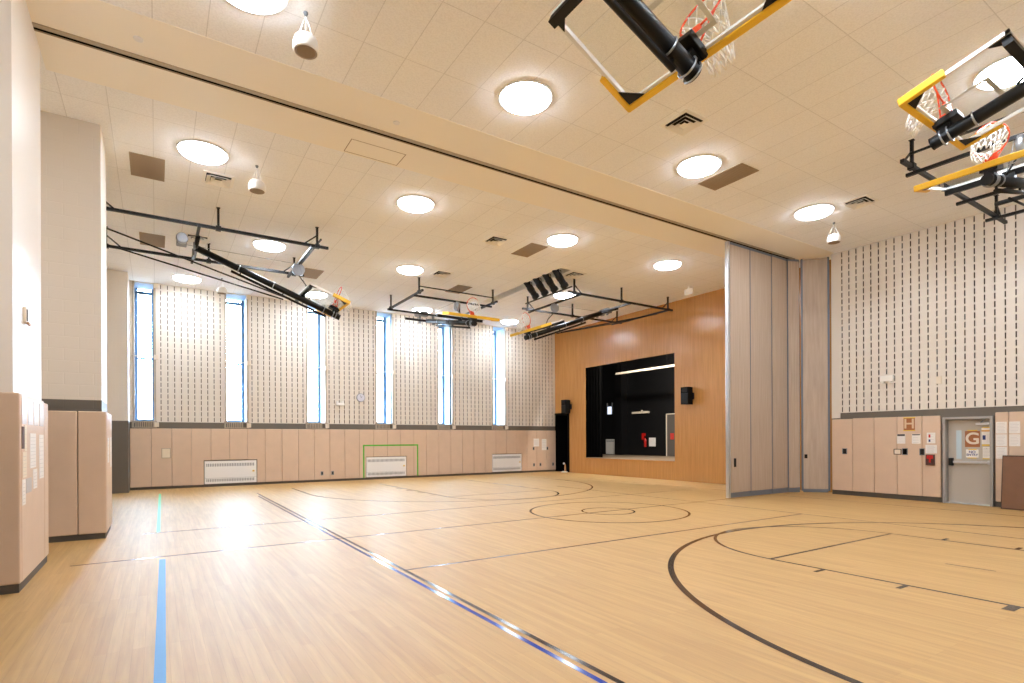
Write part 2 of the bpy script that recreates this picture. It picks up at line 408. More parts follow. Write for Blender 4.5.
# right wall: slotted block above, grey band, opening for the door
rw = MB()
YS = 8.38
slot_wall(rw, (XR, 8.5, 0), (0,-1,0), (-1,0,0), 7.0, 2.405, ZC, .195, .196)
rw.box(XR+.08, XR+.45, YB, 8.62, 2.405, ZC); rw.box(XR, XR+.2, 8.5, 8.62, 2.25, ZC); rw.box(XR, XR+.2, YS, 8.5, 2.25, 2.405); rw.box(XR, XR+.2, YB, 1.5, 2.405, ZC)
rwall = struct(rw.build('wall_right', [M['acoustic'], M['slot']]), 'white slotted acoustic block wall above tan pads and a grey door', 'wall')
gb = MB(); DY0, DY1, DZ = 4.85, 5.84, 2.165
gb.box(XR+.02, XR+.45, DY1, YS, 0, 2.405); gb.box(XR+.02, XR+.45, YB, DY0, 0, 2.405); gb.box(XR+.02, XR+.45, DY0, DY1, DZ, 2.405)
gb.build('base_band', M['greypaint'], rwall)['label'] = 'dark grey painted lower band'
MB().box(XR+.01, XR+.45, YS, 8.62, 0, 2.25).build('base_return', M['greypaint'], rwall)

# stage wall with the stage opening and the side doorway
sw = MB(); OY0, OY1, OZ0, OZ1 = 14.95, 20.41, .75, 5.1; AY0, AY1, AZ = 21.78, 22.8, 2.9; T = XS+.03
sw.box(XS, T, 8.62, OY0, 0, ZC); sw.box(XS, T, OY1, AY0, 0, ZC); sw.box(XS, T, OY0, OY1, 0, OZ0); sw.box(XS, T, OY0, OY1, OZ1, ZC); sw.box(XS, T, AY0, AY1, AZ, ZC)
struct(sw.build('wall_stage', M['stagewood']), 'warm oak veneer wall around the dark stage opening', 'wall')
sb = MB(); BX = 23.0
sb.box(T, 19.3, 11.5, AY0-.2, .55, .73, 1); sb.box(19.3, BX, 11.5, 26.2, .55, .73, 1)
sb.box(BX, BX+.1, 11.5, 26.2, .7, 6.4); sb.box(T, BX, 11.4, 11.5, .7, 6.4); sb.box(T, BX, 26.2, 26.3, .7, 6.4); sb.box(T, BX, 11.5, 26.2, 6.4, 6.5)
sb.box(T, T+.02, 20.7, AY0-.1, .74, 6.4); sb.box(T, T+.02, AY0-.1, 26.2, AZ+.15, 6.4); sb.box(19.26, 19.3, AY0-.2, 26.2, .74, 6.4)
struct(sb.build('wall_stage_interior', [M['blackpaint'], M['stagefloor']]), 'black painted stage house behind the opening with a grey board floor', 'stage')
struct(MB().box(XS-.035, T+.05, OY0, OY1, OZ0-.03, OZ0+.012).build('trim_2', M['stagewood']), 'oak nosing along the front edge of the stage', 'trim')
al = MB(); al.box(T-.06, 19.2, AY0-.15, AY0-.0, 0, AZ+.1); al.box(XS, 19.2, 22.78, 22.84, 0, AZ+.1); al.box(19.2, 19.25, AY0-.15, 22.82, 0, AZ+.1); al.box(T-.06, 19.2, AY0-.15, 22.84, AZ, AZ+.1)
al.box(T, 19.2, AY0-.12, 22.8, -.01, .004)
struct(al.build('wall_stair_alcove', M['black']), 'black side passage to the stage stairs at the corner', 'passage')
struct(MB().box(XS-.012, XS, 8.9, AY0, 0, .02).build('baseboard_stage', M['stagewood']), 'thin oak shoe strip at the foot of the stage wall', 'baseboard')

# ------------------------------------------------------------------ court lines (parts of the floor)
def strip(mb, p, q, w, z=.0012):
    p, q = Vector((*p, 0)), Vector((*q, 0)); d = (q-p).normalized(); s = Vector((-d.y, d.x, 0))*w/2
    mb.face([(v.x, v.y, z) for v in (p-s, q-s, q+s, p+s)])
    return mb
def arc(mb, c, r, a0, a1, w, z=.0016, n=64):
    for i in range(n):
        t0 = a0+(a1-a0)*i/n; t1 = a0+(a1-a0)*(i+1)/n
        P = lambda t, rr: (c[0]+rr*math.cos(t), c[1]+rr*math.sin(t), z)
        mb.face([P(t0, r-w/2), P(t0, r+w/2), P(t1, r+w/2), P(t1, r-w/2)])
    return mb
def line(name, mb, m, label): 
    o = mb.build(name, m, floor); o['label'] = label; return o
KX0, KX1 = 7.16, 10.77; CXc = (KX0+KX1)/2; YM = 9.5
line('center_circle', arc(MB(), (8.81, 9.53), 1.8, 0, 2*PI, .05, n=96), M['blackline'], 'black centre circle')
line('jump_circle', arc(MB(), (8.81, 9.53), .6, 0, 2*PI, .04, n=64), M['blackline'], 'small black circle inside the centre circle')
line('division_line', strip(MB(), (-.98, 9.46), (15.25, 9.56), .042), M['blackline'], 'thin dark half-court line')
line('attack_line', strip(MB(), (2.7, 6.71), (11.95, 6.74), .045), M['purpleline'], 'thin purple line across the near half')
line('attack_line', strip(MB(), (-.2, 11.97), (14.8, 12.0), .04), M['purpleline'], 'thin dark line across the far half')
line('sideline', strip(MB(), (2.685, 19.0), (2.685, YB), .05), M['blackline'], 'black sideline of the main court')
line('sideline', strip(MB(), (2.585, 18.1), (2.585, YB), .05), M['blueline'], 'blue line running beside the black sideline')
line('sideline', strip(MB(), (11.98, 15.6), (11.98, YB), .042), M['purpleline'], 'thin purple sideline through the right side of the court')
line('sideline', strip(MB(), (15.35, 18.5), (15.35, YB), .04), M['blackline'], 'black sideline along the right wall')
for yf, sgn in ((4.48, -1), (14.55, 1)):
    end = yf+sgn*5.8
    k = MB(); strip(k, (KX0, yf), (KX1, yf), .05); strip(k, (KX0, yf), (KX0, end), .05); strip(k, (KX1, yf), (KX1, end), .05)
    for d in (.74, 1.66, 2.6, 3.5):
        y = yf+sgn*d
        for x, s in ((KX0, -1), (KX1, 1)): strip(k, (x+s*.025, y), (x+s*.23, y), .055 if d < 2 else .1)
    line('free_throw_lane', k, M['blackline'], 'near black free throw lane' if sgn < 0 else 'far black free throw lane')
    a0 = 0 if sgn < 0 else PI
    line('free_throw_arc', arc(MB(), (CXc, yf), 1.8, a0, a0+PI, .05), M['blackline'], 'near free throw arc' if sgn < 0 else 'far free throw arc')
    yc = yf+sgn*3.27; aa = math.asin(0.0)
    t = arc(MB(), (CXc, yc), 4.98, a0, a0+PI, .075 if sgn < 0 else .05, z=.002, n=120)
    for s in (-1, 1): strip(t, (CXc+s*4.98, yc), (CXc+s*4.98, end), .05)
    line('three_point_line', t, M['blackline'], 'wide black arc around the near lane' if sgn < 0 else 'wide black arc around the far lane')
line('lane_dash', strip(MB(), (8.8, 3.02), (8.82, 2.5), .025), M['purpleline'], 'short purple dash inside the near lane')
tag(strip(MB(), (.07, 9.25), (.0, 3.2), .075, .003).build('floor_tape', M['bluetape']), 'long strip of light blue tape on the floor beside the left piers', 'tape')
tag(strip(MB(), (.1, 20.7), (.03, 12.05), .06, .003).build('floor_tape', M['greentape']), 'narrow strip of green tape on the floor towards the first window', 'tape')

# ------------------------------------------------------------------ wall pads
ORD = ['first', 'second', 'third', 'fourth', 'fifth', 'sixth', 'seventh', 'eighth', 'ninth', 'tenth', 'eleventh', 'twelfth', 'thirteenth', 'fourteenth', 'fifteenth',
       'sixteenth', 'seventeenth', 'eighteenth', 'nineteenth', 'twentieth', 'twenty-first', 'twenty-second', 'twenty-third', 'twenty-fourth', 'twenty-fifth', 'twenty-sixth',
       'twenty-seventh', 'twenty-eighth', 'twenty-ninth', 'thirtieth']
def pad(x0, x1, y0, y1, z0, z1, label, group):
    g = .003
    if abs(x1-x0) > abs(y1-y0): x0 += g; x1 -= g
    else: y0 += g; y1 -= g
    o = MB().box(x0, x1, y0, y1, z0, z1).build('wall_pad', M['pad'], bevel=.018, seg=3)
    return tag(o, label, 'wall pad', group)
G = 'tan wall pads along the window wall'
HT = [(1.46, 3.2), (7.41, 9.2), (13.57, 15.28)]
edges = [-.745+.6048*i for i in range(31)]; edges[-1] = XS-.02
for i in range(30):
    a, b = edges[i], edges[i+1]
    cuts = [h for h in HT if h[0] < b-.02 and h[1] > a+.02]
    lab = f'tan vinyl wall pad under the windows, {ORD[i]} from the corner pier'
    if i == 1: lab = 'tan vinyl wall pad behind the square cream plate, second from the corner pier'
    if i == 29: lab = 'tan vinyl wall pad at the far end of the window wall, beside the black doorway'
    if not cuts:
        pad(a, b, YW-.07, YW, .09, 2.11, lab, G); continue
    h = cuts[0]
    if h[0] <= a+.02 and h[1] >= b-.02:
        pad(a, b, YW-.07, YW, .965, 2.11, f'short tan wall pad above a white heater, {ORD[i]} from the corner pier', G)
    else:   # notched around a heater
        hx0, hx1 = max(a, h[0]-.015), min(b, h[1]+.015)
        pr = [(a+.003, .09), (hx0, .09), (hx0, .965), (b-.003, .965), (b-.003, 2.11), (a+.003, 2.11)] if hx1 >= b-.001 else [(a+.003, .965), (hx1, .965), (hx1, .09), (b-.003, .09), (b-.003, 2.11), (a+.003, 2.11)]
        m = MB(); m.face([(x, YW-.07, z) for x, z in pr]); m.face([(x, YW, z) for x, z in pr][::-1])
        for k in range(6):
            (x, z), (u, v) = pr[k], pr[(k+1) % 6]; m.face([(x, YW-.07, z), (x, YW, z), (u, YW, v), (u, YW-.07, v)])
        tag(m.build('wall_pad', M['pad']), f'tan wall pad notched around a white heater, {ORD[i]} from the corner pier', 'wall pad', G)
G = 'tan pads on the left piers'
pad(-1.9, -1.265, 8.1, 8.17, .1, 2.225, 'tan pad on the near face of the white pier', G)
pad(-1.335, -1.265, 8.172, 9.66, .1, 2.225, 'wide tan pad covered in papers on the side of the white pier', G)
pad(-1.335, -1.265, 9.67, 10.0, .1, 2.205, 'narrow tan pad at the far edge of the white pier', G)
pad(-1.73, -1.115, 11.78, 11.85, .1, 2.19, 'tan pad on the block pier front, partly behind the white pier', G)
pad(-1.113, -.715, 11.78, 11.85, .1, 2.19, 'tan pad at the outer corner of the block pier front', G)
pad(-.785, -.715, 11.853, 12.5, .1, 2.19, 'tan pad on the block pier side, beside its front corner', G)
pad(-.785, -.715, 12.503, 13.1, .1, 2.19, 'tan pad on the block pier side, towards the windows', G)
kk = MB(); kk.box(-1.9, -1.285, 8.12, 8.17, 0, .1); kk.box(-1.335, -1.285, 8.17, 10.0, 0, .1)
kk.box(-1.9, -.74, 11.82, 11.85, 0, .1); kk.box(-.785, -.74, 11.85, 13.1, 0, .1); struct(kk.build('baseboard_piers', M['kick']), 'dark rubber base under the pier pads', 'baseboard')
struct(MB().box(-.75, XS-.02, YW-.02, YW, 0, .1).build('baseboard_windows', M['kick']), 'dark rubber base under the window wall pads', 'baseboard')
G = 'tan wall pads on the right wall'
ry = [8.6, 8.02, 7.45, 6.88, 6.3, 5.89]
rl = ['beside the folded partition', 'second from the partition', 'third from the partition', 'behind the brown letter H poster', 'narrow, behind the red box']
for i in range(5): pad(XR-.05, XR+.02, ry[i+1], ry[i], .13, 2.235 if i else 2.22, 'tan wall pad on the right wall, '+rl[i], G)
for i, (a, b, l) in enumerate(((4.55, 4.80, 'narrow, right of the door, with papers'), (3.95, 4.55, 'with a column of papers, behind the brown board'), (3.35, 3.95, 'mostly hidden behind the brown board'))):
    pad(XR-.05, XR+.02, a, b, .13, 2.27, 'tan wall pad on the right wall, '+l, G)
kb = MB(); kb.box(XR, XR+.02, 5.86, 8.6, 0, .13); kb.box(XR, XR+.02, 0, 4.82, 0, .13); struct(kb.build('baseboard_right', M['kick']), 'dark rubber base under the right wall pads', 'baseboard')

# green tape goal on the window wall pads
g = MB(); yg = YW-.0705
g.box(7.27, 7.33, yg-.003, yg, .09, 1.47); g.box(9.69, 9.75, yg-.003, yg, .09, 1.47); g.box(7.33, 9.69, yg-.003, yg, 1.41, 1.47)
tag(g.build('tape_goal', M['goaltape']), 'bright green tape goal outline around the middle heater', 'tape')

# ------------------------------------------------------------------ heaters
def heater(x0, x1, yf, z0, z1, label, depth=.07):
    r = empty('convector_heater', ((x0+x1)/2, yf, z0)); tag(r, label, 'heater', 'white convector heaters')
    b = MB(); b.box(x0, x1, yf, yf+depth, z0, z1); b.build('cabinet', M['white'], r, bevel=.008)
    for z, h, nm in ((z1-.2, .11, 'outlet_grille'), (z0+.08, .1, 'inlet_grille')):
        m = MB(); n = int((x1-x0-.12)/.055)
        for k in range(n):
            u = x0+.06+k*(x1-x0-.12)/n
            m.box(u, u+.028, yf-.004, yf+.002, z, z+h)
        o = m.build(nm, M['greysteel'], r); o['label'] = 'row of dark louvre slots'
    MB().box(x0+.01, x1-.01, yf-.004, yf+.001, z0+.205, z0+.212).build('panel_seam', M['greysteel'], r)
    s = MB(); s.box(x1-.14, x1-.07, yf-.003, yf, (z0+z1)/2-.01, (z0+z1)/2+.05); s.build('sticker', M['yellowtape'], r)['label'] = 'small yellow sticker'
    return r
heater(1.47, 3.19, YW-.06, .1, .93, 'long white convector heater below the first two windows')
heater(7.42, 9.19, YW-.06, .1, .94, 'long white convector heater inside the green tape goal')
heater(13.58, 15.27, YW-.06, .1, .94, 'long white convector heater nearest the stage wall')

def plate(name, label, cat, x0, x1, z0, z1, y, m, frame=None, group=None, dark=None):
    """small plate on the window wall side"""
    r = empty(name, ((x0+x1)/2, y, z0)); tag(r, label, cat, group)
    MB().box(x0, x1, y-.012, y, z0, z1).build('cover_plate', m, r, bevel=.003)
    if frame: 
        f = MB(); w = .022
        f.box(x0-w, x0, y-.016, y, z0-w, z1+w); f.box(x1, x1+w, y-.016, y, z0-w, z1+w); f.box(x0, x1, y-.016, y, z0-w, z0); f.box(x0, x1, y-.016, y, z1, z1+w)
        f.build('surround', frame, r)
    if dark: MB().box(x0+.025, x1-.025, y-.016, y-.008, z0+.03, z1-.03).build('socket', dark, r)
    return r
PF = YW-.069
plate('access_plate', 'square cream access plate set in the second pad', 'plate', .18, .41, 1.09, 1.40, PF, M['cream'], M['jamb'])
G = 'outlets in the window wall pads'
for x, z, l in ((5.55, .26, 'left of the pair left of the green goal'), (5.97, .26, 'right of the pair left of the green goal'), (15.94, 1.12, 'under the left paper near the stage'), (16.8, 1.12, 'under the right paper near the stage'),
             (15.96, .3, 'low, right of the last heater'), (16.36, .3, 'low, between two others near the stage'), (17.16, .3, 'low, beside the black doorway')):
    plate('power_outlet', 'small dark outlet with steel plate, '+l, 'outlet', x, x+.1, z, z+.16, PF, M['greysteel'], group=G, dark=M['darkslot'])

def paper_w(x0, x1, z0, z1, label, lines=5):
    r = empty('paper_notice', ((x0+x1)/2, PF, z0)); tag(r, label, 'paper', 'papers on the wall pads')
    MB().box(x0, x1, PF-.004, PF, z0, z1).build('sheet', M['paper'], r)
    m = MB()
    for k in range(lines): z = z1-.08-(z1-z0-.14)*k/lines; m.box(x0+.04, x1-.05, PF-.005, PF-.003, z-.012, z)
    m.build('printing', M['ink'], r)
paper_w(15.99, 16.33, 1.3, 1.7, 'white paper on the window wall pads, left of two near the stage')
paper_w(16.5, 16.8, 1.14, 1.7, 'taller white paper on the window wall pads, right of two near the stage')

# clock and white box on the window wall
ck = empty('wall_clock', (7.2, YW, 3.44)); tag(ck, 'round grey wall clock on the slotted block wall', 'clock')
R = Matrix.Translation((7.2, YW, 3.44)) @ Matrix.Rotation(PI/2, 4, 'X')
MB().lathe([(.16, 0), (.18, .02), (.18, .05), (.165, .06), (.16, .052)], mat4=R).build('case', M['greysteel'], ck)
MB().lathe([(.162, .05), (.162, .054)], mat4=R).build('face', M['clockface'], ck)
h = MB(); h.bar((7.2, YW-.058, 3.44), (7.26, YW-.058, 3.5), .012, .004, up=(0,1,0)); h.bar((7.2, YW-.06, 3.44), (7.17, YW-.06, 3.56), .009, .004, up=(0,1,0)); h.build('hands', M['darkink'], ck)
eb = empty('emergency_light', (6.32, YW, 3.08)); tag(eb, 'white emergency light box on the block wall, left of the clock', 'emergency light')
MB().box(6.16, 6.5, YW-.1, YW, 3.08, 3.2).build('housing', M['whiteplastic'], eb, bevel=.015)
for x in (6.22, 6.44): MB().lathe([(.03, 0), (.045, .03), (.05, .06)], n=14, mat4=Matrix.Translation((x, YW-.04, 3.2))).build('lamp_head', M['whiteplastic'], eb)

# ------------------------------------------------------------------ door, signs and fittings on the right wall
dr = struct(empty('door_1', (XR+.1, (DY0+DY1)/2, 0)), 'putty coloured steel exit door with push bar in the right wall', 'door')
MB().box(XR+.10, XR+.145, DY0+.06, DY1-.06, .02, DZ-.05).build('leaf', M['door'], dr, bevel=.003)
f = MB(); xf = XR-.06
f.box(xf, XR+.3, DY0-.01, DY0+.05, 0, DZ+.02); f.box(xf, XR+.3, DY1-.05, DY1+.01, 0, DZ+.02); f.box(xf, XR+.3, DY0+.05, DY1-.05, DZ-.04, DZ+.02)
f.build('door_frame', M['dframe'], dr, bevel=.006)
MB().box(XR-.02, XR+.3, DY0+.05, DY1-.05, 0, .03).build('threshold', M['alu'], dr, bevel=.006)
vf = MB(); xl = XR+.1
vf.box(xl-.006, xl+.01, 5.5, 5.61, 1.13, 1.85); vf.build('vision_lite', M['lite'], dr)
pb = MB(); pb.box(xl-.07, xl-.03, DY0+.07, 5.66, 1.02, 1.08); pb.build('push_bar', M['alu'], dr, bevel=.006)
pe = MB(); pe.box(xl-.08, xl, 5.66, 5.75, .96, 1.15); pe.build('latch_case', M['blackmetal'], dr, bevel=.006)
pe = MB(); pe.box(xl-.06, xl, DY0+.06, DY0+.12, 1.0, 1.1); pe.build('bar_end', M['alu'], dr)
cz = MB(); cz.box(xl-.07, xl, DY0+.08, 5.2, 1.97, 2.03); cz.build('closer', M['alu'], dr, bevel=.006)
ca = MB(); ca.bar((xl-.05, 5.1, 2.03), (XR-.02, 5.0, 2.11), .03, .02); ca.build('closer_arm', M['greysteel'], dr)
MB().box(XR+.3, XR+.44, DY0-.05, DY1+.05, 0, DZ+.1).build('backing', M['greypaint'], dr)

def sheet(label, y0, y1, z0, z1, x, m=None, group='papers on the right wall', lines=6, ink='ink', name='paper_notice', cat='paper'):
    """y0 > y1: seen from the room y0 is the left edge"""
    r = empty(name, (x, (y0+y1)/2, z0)); tag(r, label, cat, group)
    MB().box(x-.004, x, y1, y0, z0, z1).build('sheet', m or M['paper'], r)
    if lines:
        k = MB(); H = z1-z0
        for i in range(lines):
            z = z1-H*.14-H*.74*i/max(1, lines-1); e = (y0-y1)*(.12+.2*random.random())
            k.box(x-.0055, x-.003, y1+e, y0-(y0-y1)*.12, z-.004, z+.003)
        k.build('printing', M[ink], r)
    return r
xp = XR-.0495; xd = XR+.099
G_ = 'papers beside the door'
for y0, y1, z0, z1, l in ((4.78, 4.58, 1.79, 2.07, 'top left of the five right of the door'), (4.54, 4.34, 1.79, 2.07, 'top right of the five right of the door'), (4.78, 4.58, 1.49, 1.77, 'middle left of the five right of the door'),
                (4.54, 4.34, 1.49, 1.77, 'middle right of the five right of the door'), (4.78, 4.58, 1.19, 1.47, 'bottom one of the five right of the door')):
    sheet('white printed paper on the pads, '+l, y0, y1, z0, z1, xp, group=G_, lines=7)
s = sheet('white calendar sheet with dark heading, under the letter H poster, left', 6.88, 6.68, 1.54, 1.8, xp, lines=0)
k = MB(); k.box(xp-.006, xp-.003, 6.69, 6.87, 1.745, 1.795); k.build('heading', M['darkink'], s)
k = MB(); [k.box(xp-.0055, xp-.003, 6.69, 6.87, 1.56+.04*i, 1.564+.04*i) for i in range(5)]; [k.box(xp-.0055, xp-.003, 6.69+.045*i, 6.694+.045*i, 1.555, 1.74) for i in range(5)]; k.build('grid', M['ink'], s)
s = sheet('white sheet with small icons, under the letter H poster, right', 6.53, 6.33, 1.54, 1.8, xp, lines=4)
k = MB(); k.box(xp-.006, xp-.003, 6.34, 6.52, 1.765, 1.79); k.build('heading', M['darkink'], s)
s = sheet('white sheet with red and blue pictures beside the door frame', 6.19, 6.0, 1.55, 1.83, xp, lines=4)
k = MB(); k.box(xp-.006, xp-.003, 6.11, 6.15, 1.7, 1.78); k.build('red_picture', M['redink'], s)
k = MB(); k.box(xp-.006, xp-.003, 6.11, 6.15, 1.59, 1.65); k.build('blue_picture', M['blueink'], s)
sheet('wide white printed paper just above the red alarm box', 6.22, 5.97, 1.29, 1.51, xp, lines=6)
hp = sheet('brown poster with a pale letter H on the right wall pads', 6.72, 6.46, 1.9, 2.22, xp, M['brown'], None, 0, name='letter_poster', cat='poster')
text_mesh('letter', 'H', .36, M['cutout'], hp, (xp-.006, 6.59, 2.06), (0,-1,0), (0,0,1), bold=.006)
yt = MB(); yt.box(xp-.006, xp, 6.45, 6.73, 2.22, 2.245); yt.box(xp-.006, xp, 6.45, 6.73, 1.875, 1.9); yt.build('tape', M['yellowtape'], hp)
gp = sheet('brown poster with a white letter G on the door', 5.43, 5.13, 1.46, 1.86, xd, M['brown'], None, 0, name='letter_poster', cat='poster')
text_mesh('letter', 'G', .4, M['gletter'], gp, (xd-.006, 5.28, 1.66), (0,-1,0), (0,0,1), bold=.008)
yt = MB(); yt.box(xd-.006, xd, 5.18, 5.38, 1.86, 1.885); yt.build('tape', M['yellowtape'], gp)
ns = sheet('white NO ENTRY sign with yellow tape on the door', 5.41, 5.16, 1.2, 1.4, xd, None, None, 0, name='door_sign', cat='sign')
text_mesh('lettering', 'NO', .085, M['blueink'], ns, (xd-.006, 5.285, 1.335), (0,-1,0), (0,0,1), bold=.002)
text_mesh('lettering', 'ENTRY', .075, M['blueink'], ns, (xd-.006, 5.285, 1.265), (0,-1,0), (0,0,1), bold=.002)
yt = MB(); yt.box(xd-.006, xd, 5.2, 5.36, 1.39, 1.415); yt.box(xd-.006, xd, 5.2, 5.38, 1.178, 1.2); yt.build('tape', M['yellowtape'], ns)
s = sheet('white notice with orange header and blue picture on the door', 5.1, 4.92, 1.53, 1.93, xd, lines=0, group=None)
k = MB(); k.box(xd-.006, xd-.002, 4.92, 5.1, 1.84, 1.88); k.build('header', M['orangeband'], s)
k = MB(); k.box(xd-.006, xd-.002, 5.02, 5.08, 1.64, 1.75); k.build('blue_picture', M['blueink'], s)
k = MB(); [k.box(xd-.006, xd-.002, 4.94, 5.0, 1.58+.03*i, 1.585+.03*i) for i in range(7)]; k.build('printing', M['ink'], s)
k = MB(); k.box(xd-.007, xd, 4.92, 5.09, 1.49, 1.53); k.box(xd-.007, xd, 4.93, 5.08, 1.93, 1.955); k.build('tape', M['yellowtape'], s)
s = sheet('white printed notice taped to the door above the push bar', 5.08, 4.92, 1.19, 1.47, xd, lines=7, group=None)
k = MB(); k.box(xd-.007, xd, 4.92, 5.08, 1.165, 1.19); k.build('tape', M['yellowtape'], s)
k = MB(); k.lathe([(.014, 0), (.014, .002)], n=12, mat4=Matrix.Translation((xd-.004, 5.0, 1.43)) @ Matrix.Rotation(-PI/2, 4, 'Y')); k.build('emblem', M['ink'], s)
ab = empty('alarm_box', (xp, 6.11, .98)); tag(ab, 'dark alarm pull box with red front beside the door', 'alarm box')
MB().box(xp-.04, xp, 6.01, 6.21, .98, 1.26).build('cabinet', M['redbox'], ab, bevel=.006)
k = MB(); k.box(xp-.055, xp-.04, 6.04, 6.18, 1.15, 1.24); k.box(xp-.055, xp-.04, 6.09, 6.13, 1.05, 1.15); k.build('pull_handle', M['red'], ab, bevel=.004)
G = 'switches in the right wall pads'
for y0, y1, z0, z1, l, m, fr in ((8.28, 8.18, 1.24, 1.38, 'steel framed, in the pad by the partition', M['darkslot'], M['greysteel']), (6.94, 6.79, 1.26, 1.38, 'pale thermostat with dark frame, under the calendar', M['offwhite'], M['darkslot']),
                         (6.74, 6.64, 1.25, 1.4, 'black, right of the thermostat', M['black'], M['greysteel']), (6.34, 6.25, 1.25, 1.4, 'dark, left of the wide printed paper', M['darkslot'], M['greysteel'])):
    r = empty('wall_switch', (xp, (y0+y1)/2, z0)); tag(r, 'small recessed wall fitting, '+l, 'switch', G)
    MB().box(xp-.01, xp, y1, y0, z0, z1).build('switch_plate', m, r)
    f = MB(); w = .015; f.box(xp-.016, xp, y0, y0+w, z0-w, z1+w); f.box(xp-.016, xp, y1-w, y1, z0-w, z1+w); f.box(xp-.016, xp, y1, y0, z0-w, z0); f.box(xp-.016, xp, y1, y0, z1, z1+w)
    f.build('surround', fr, r)
eb = empty('emergency_light', (XR, 7.11, 3.2)); tag(eb, 'white emergency light box high on the right wall', 'emergency light')
MB().box(XR-.11, XR, 6.95, 7.28, 3.22, 3.38).build('housing', M['whiteplastic'], eb, bevel=.015)
for y in (7.02, 7.2): MB().box(XR-.13, XR-.02, y-.03, y+.03, 3.17, 3.22).build('lamp_head', M['whiteplastic'], eb, bevel=.01)
wp = MB(); wp.box(XR-.02, XR, 5.87, 5.99, 3.05, 3.25); tag(wp.build('blank_plate', M['offwhite'], bevel=.004), 'cream blank plate on the slotted block wall above the door', 'plate')

for _o in list(bpy.data.objects)[:]:
    if _o.parent is None and _o.get('category') in ('paper', 'poster', 'sign', 'alarm box', 'switch') and _o.location.x > 16.5: _o.location.z -= .03
# brown board (a folded table on its edge) by the door
tb = empty('folding_table', (16.6, 3.7, 0)); tag(tb, 'brown folded table standing on its long edge against the right wall', 'table')
tl = .11
m = MB(); ax = ((math.sin(tl), 0, math.cos(tl)), (0,1,0), (math.cos(tl), 0, -math.sin(tl)))
cc = Vector((16.60, 3.66, .625)); m.obox(cc, ax, (.605, .92, .018)); m.build('tabletop', M['table'], tb, bevel=.006)
m = MB()
for a, b in ((.612, 0), (-.612, 0)): m.obox(cc+Vector(ax[0])*a, ax, (.012, .925, .022))
for s_ in (-1, 1): m.obox(cc+Vector((0, s_*.925, 0)), ax, (.62, .008, .022))
m.build('edge_band', M['tabedge'], tb)
for s_ in (-1, 1):
    m = MB(); b0 = cc+Vector(ax[2])*.05
    q = [b0+Vector(ax[0])*u+Vector((0, s_*v, 0)) for u, v in ((-.42, .75), (-.42, .1), (.42, .1), (.42, .75))]
    m.tube(q, .014, n=8); m.build('folded_leg', M['blackmetal'], tb)

# ------------------------------------------------------------------ papers and sensor on the white pier
xq = -1.264
def sheet_l(label, y0, y1, z0, z1, m, x=xq, lines=5, group='papers on the pier pads'):
    if x == xq: y0 *= .9825; y1 *= .9825
    r = empty('paper_notice', (x, (y0+y1)/2, z0)); tag(r, label, 'paper', group)
    MB().box(x-.003, x+.003, y0, y1, z0, z1).build('sheet', m, r)
    if lines:
        k = MB()
        for i in range(lines): z = z1-.05-(z1-z0-.08)*i/max(1, lines-1); k.box(x+.002, x+.0045, y0+.03, y1-.04, z-.002, z+.002)
        k.build('printing', M['ink'], r)
    return r
for y0, y1, l in ((8.34, 8.58, 'nearest of the glossy top row'), (8.7, 8.98, 'second of the glossy top row'), (9.06, 9.33, 'third of the glossy top row'), (9.47, 9.76, 'last of the glossy top row')):
    sheet_l('shiny laminated white sheet on the pier pad, '+l, y0, y1, 1.88, 2.17, M['lam'], lines=4)
sheet_l('dark narrow poster at the near edge of the paper covered pad', 8.33, 8.46, 1.6, 1.85, M['redbox'], lines=0)
sheet_l('cream sheet under the nearest glossy sheet', 8.48, 8.6, 1.57, 1.87, M['cream'])
sheet_l('tall white list under the second and third glossy sheets', 8.8, 9.19, 1.36, 1.78, M['paper'], lines=9)
sheet_l('tallest white list under the last glossy sheet', 9.42, 9.75, 1.2, 1.77, M['paper'], lines=10)
sheet_l('cream list at the near edge below the dark poster', 8.36, 8.59, 1.27, 1.56, M['cream'], lines=6)
sheet_l('small grey green printed square low on the pier pad', 8.55, 8.88, 1.08, 1.25, M['ink'], lines=0)
sheet_l('small white sheet below the tall white list', 8.99, 9.26, 1.1, 1.34, M['paper'])
sheet_l('lowest white sheet at the near edge of the pier pad', 8.33, 8.52, .96, 1.25, M['paper'], lines=6)
sheet_l('white sheet on the block pier side pad near the corner', 11.95, 12.3, 1.3, 1.74, M['paper'], x=-.713)
sheet_l('white sheet on the block pier side pad nearest the windows', 12.6, 12.95, 1.2, 1.75, M['paper'], x=-.713)
th = empty('wall_sensor', (-1.335, 8.78, 3.1)); tag(th, 'small cream sensor box with dark slot on the white pier', 'sensor')
MB().box(-1.337, -1.305, 8.73, 8.91, 3.12, 3.3).build('housing', M['offwhite'], th, bevel=.006)
MB().box(-1.306, -1.3, 8.76, 8.8, 3.14, 3.28).build('slot', M['darkslot'], th)
MB().box(-1.306, -1.285, 8.76, 8.89, 3.1, 3.125).build('hook', M['palecone'], th)

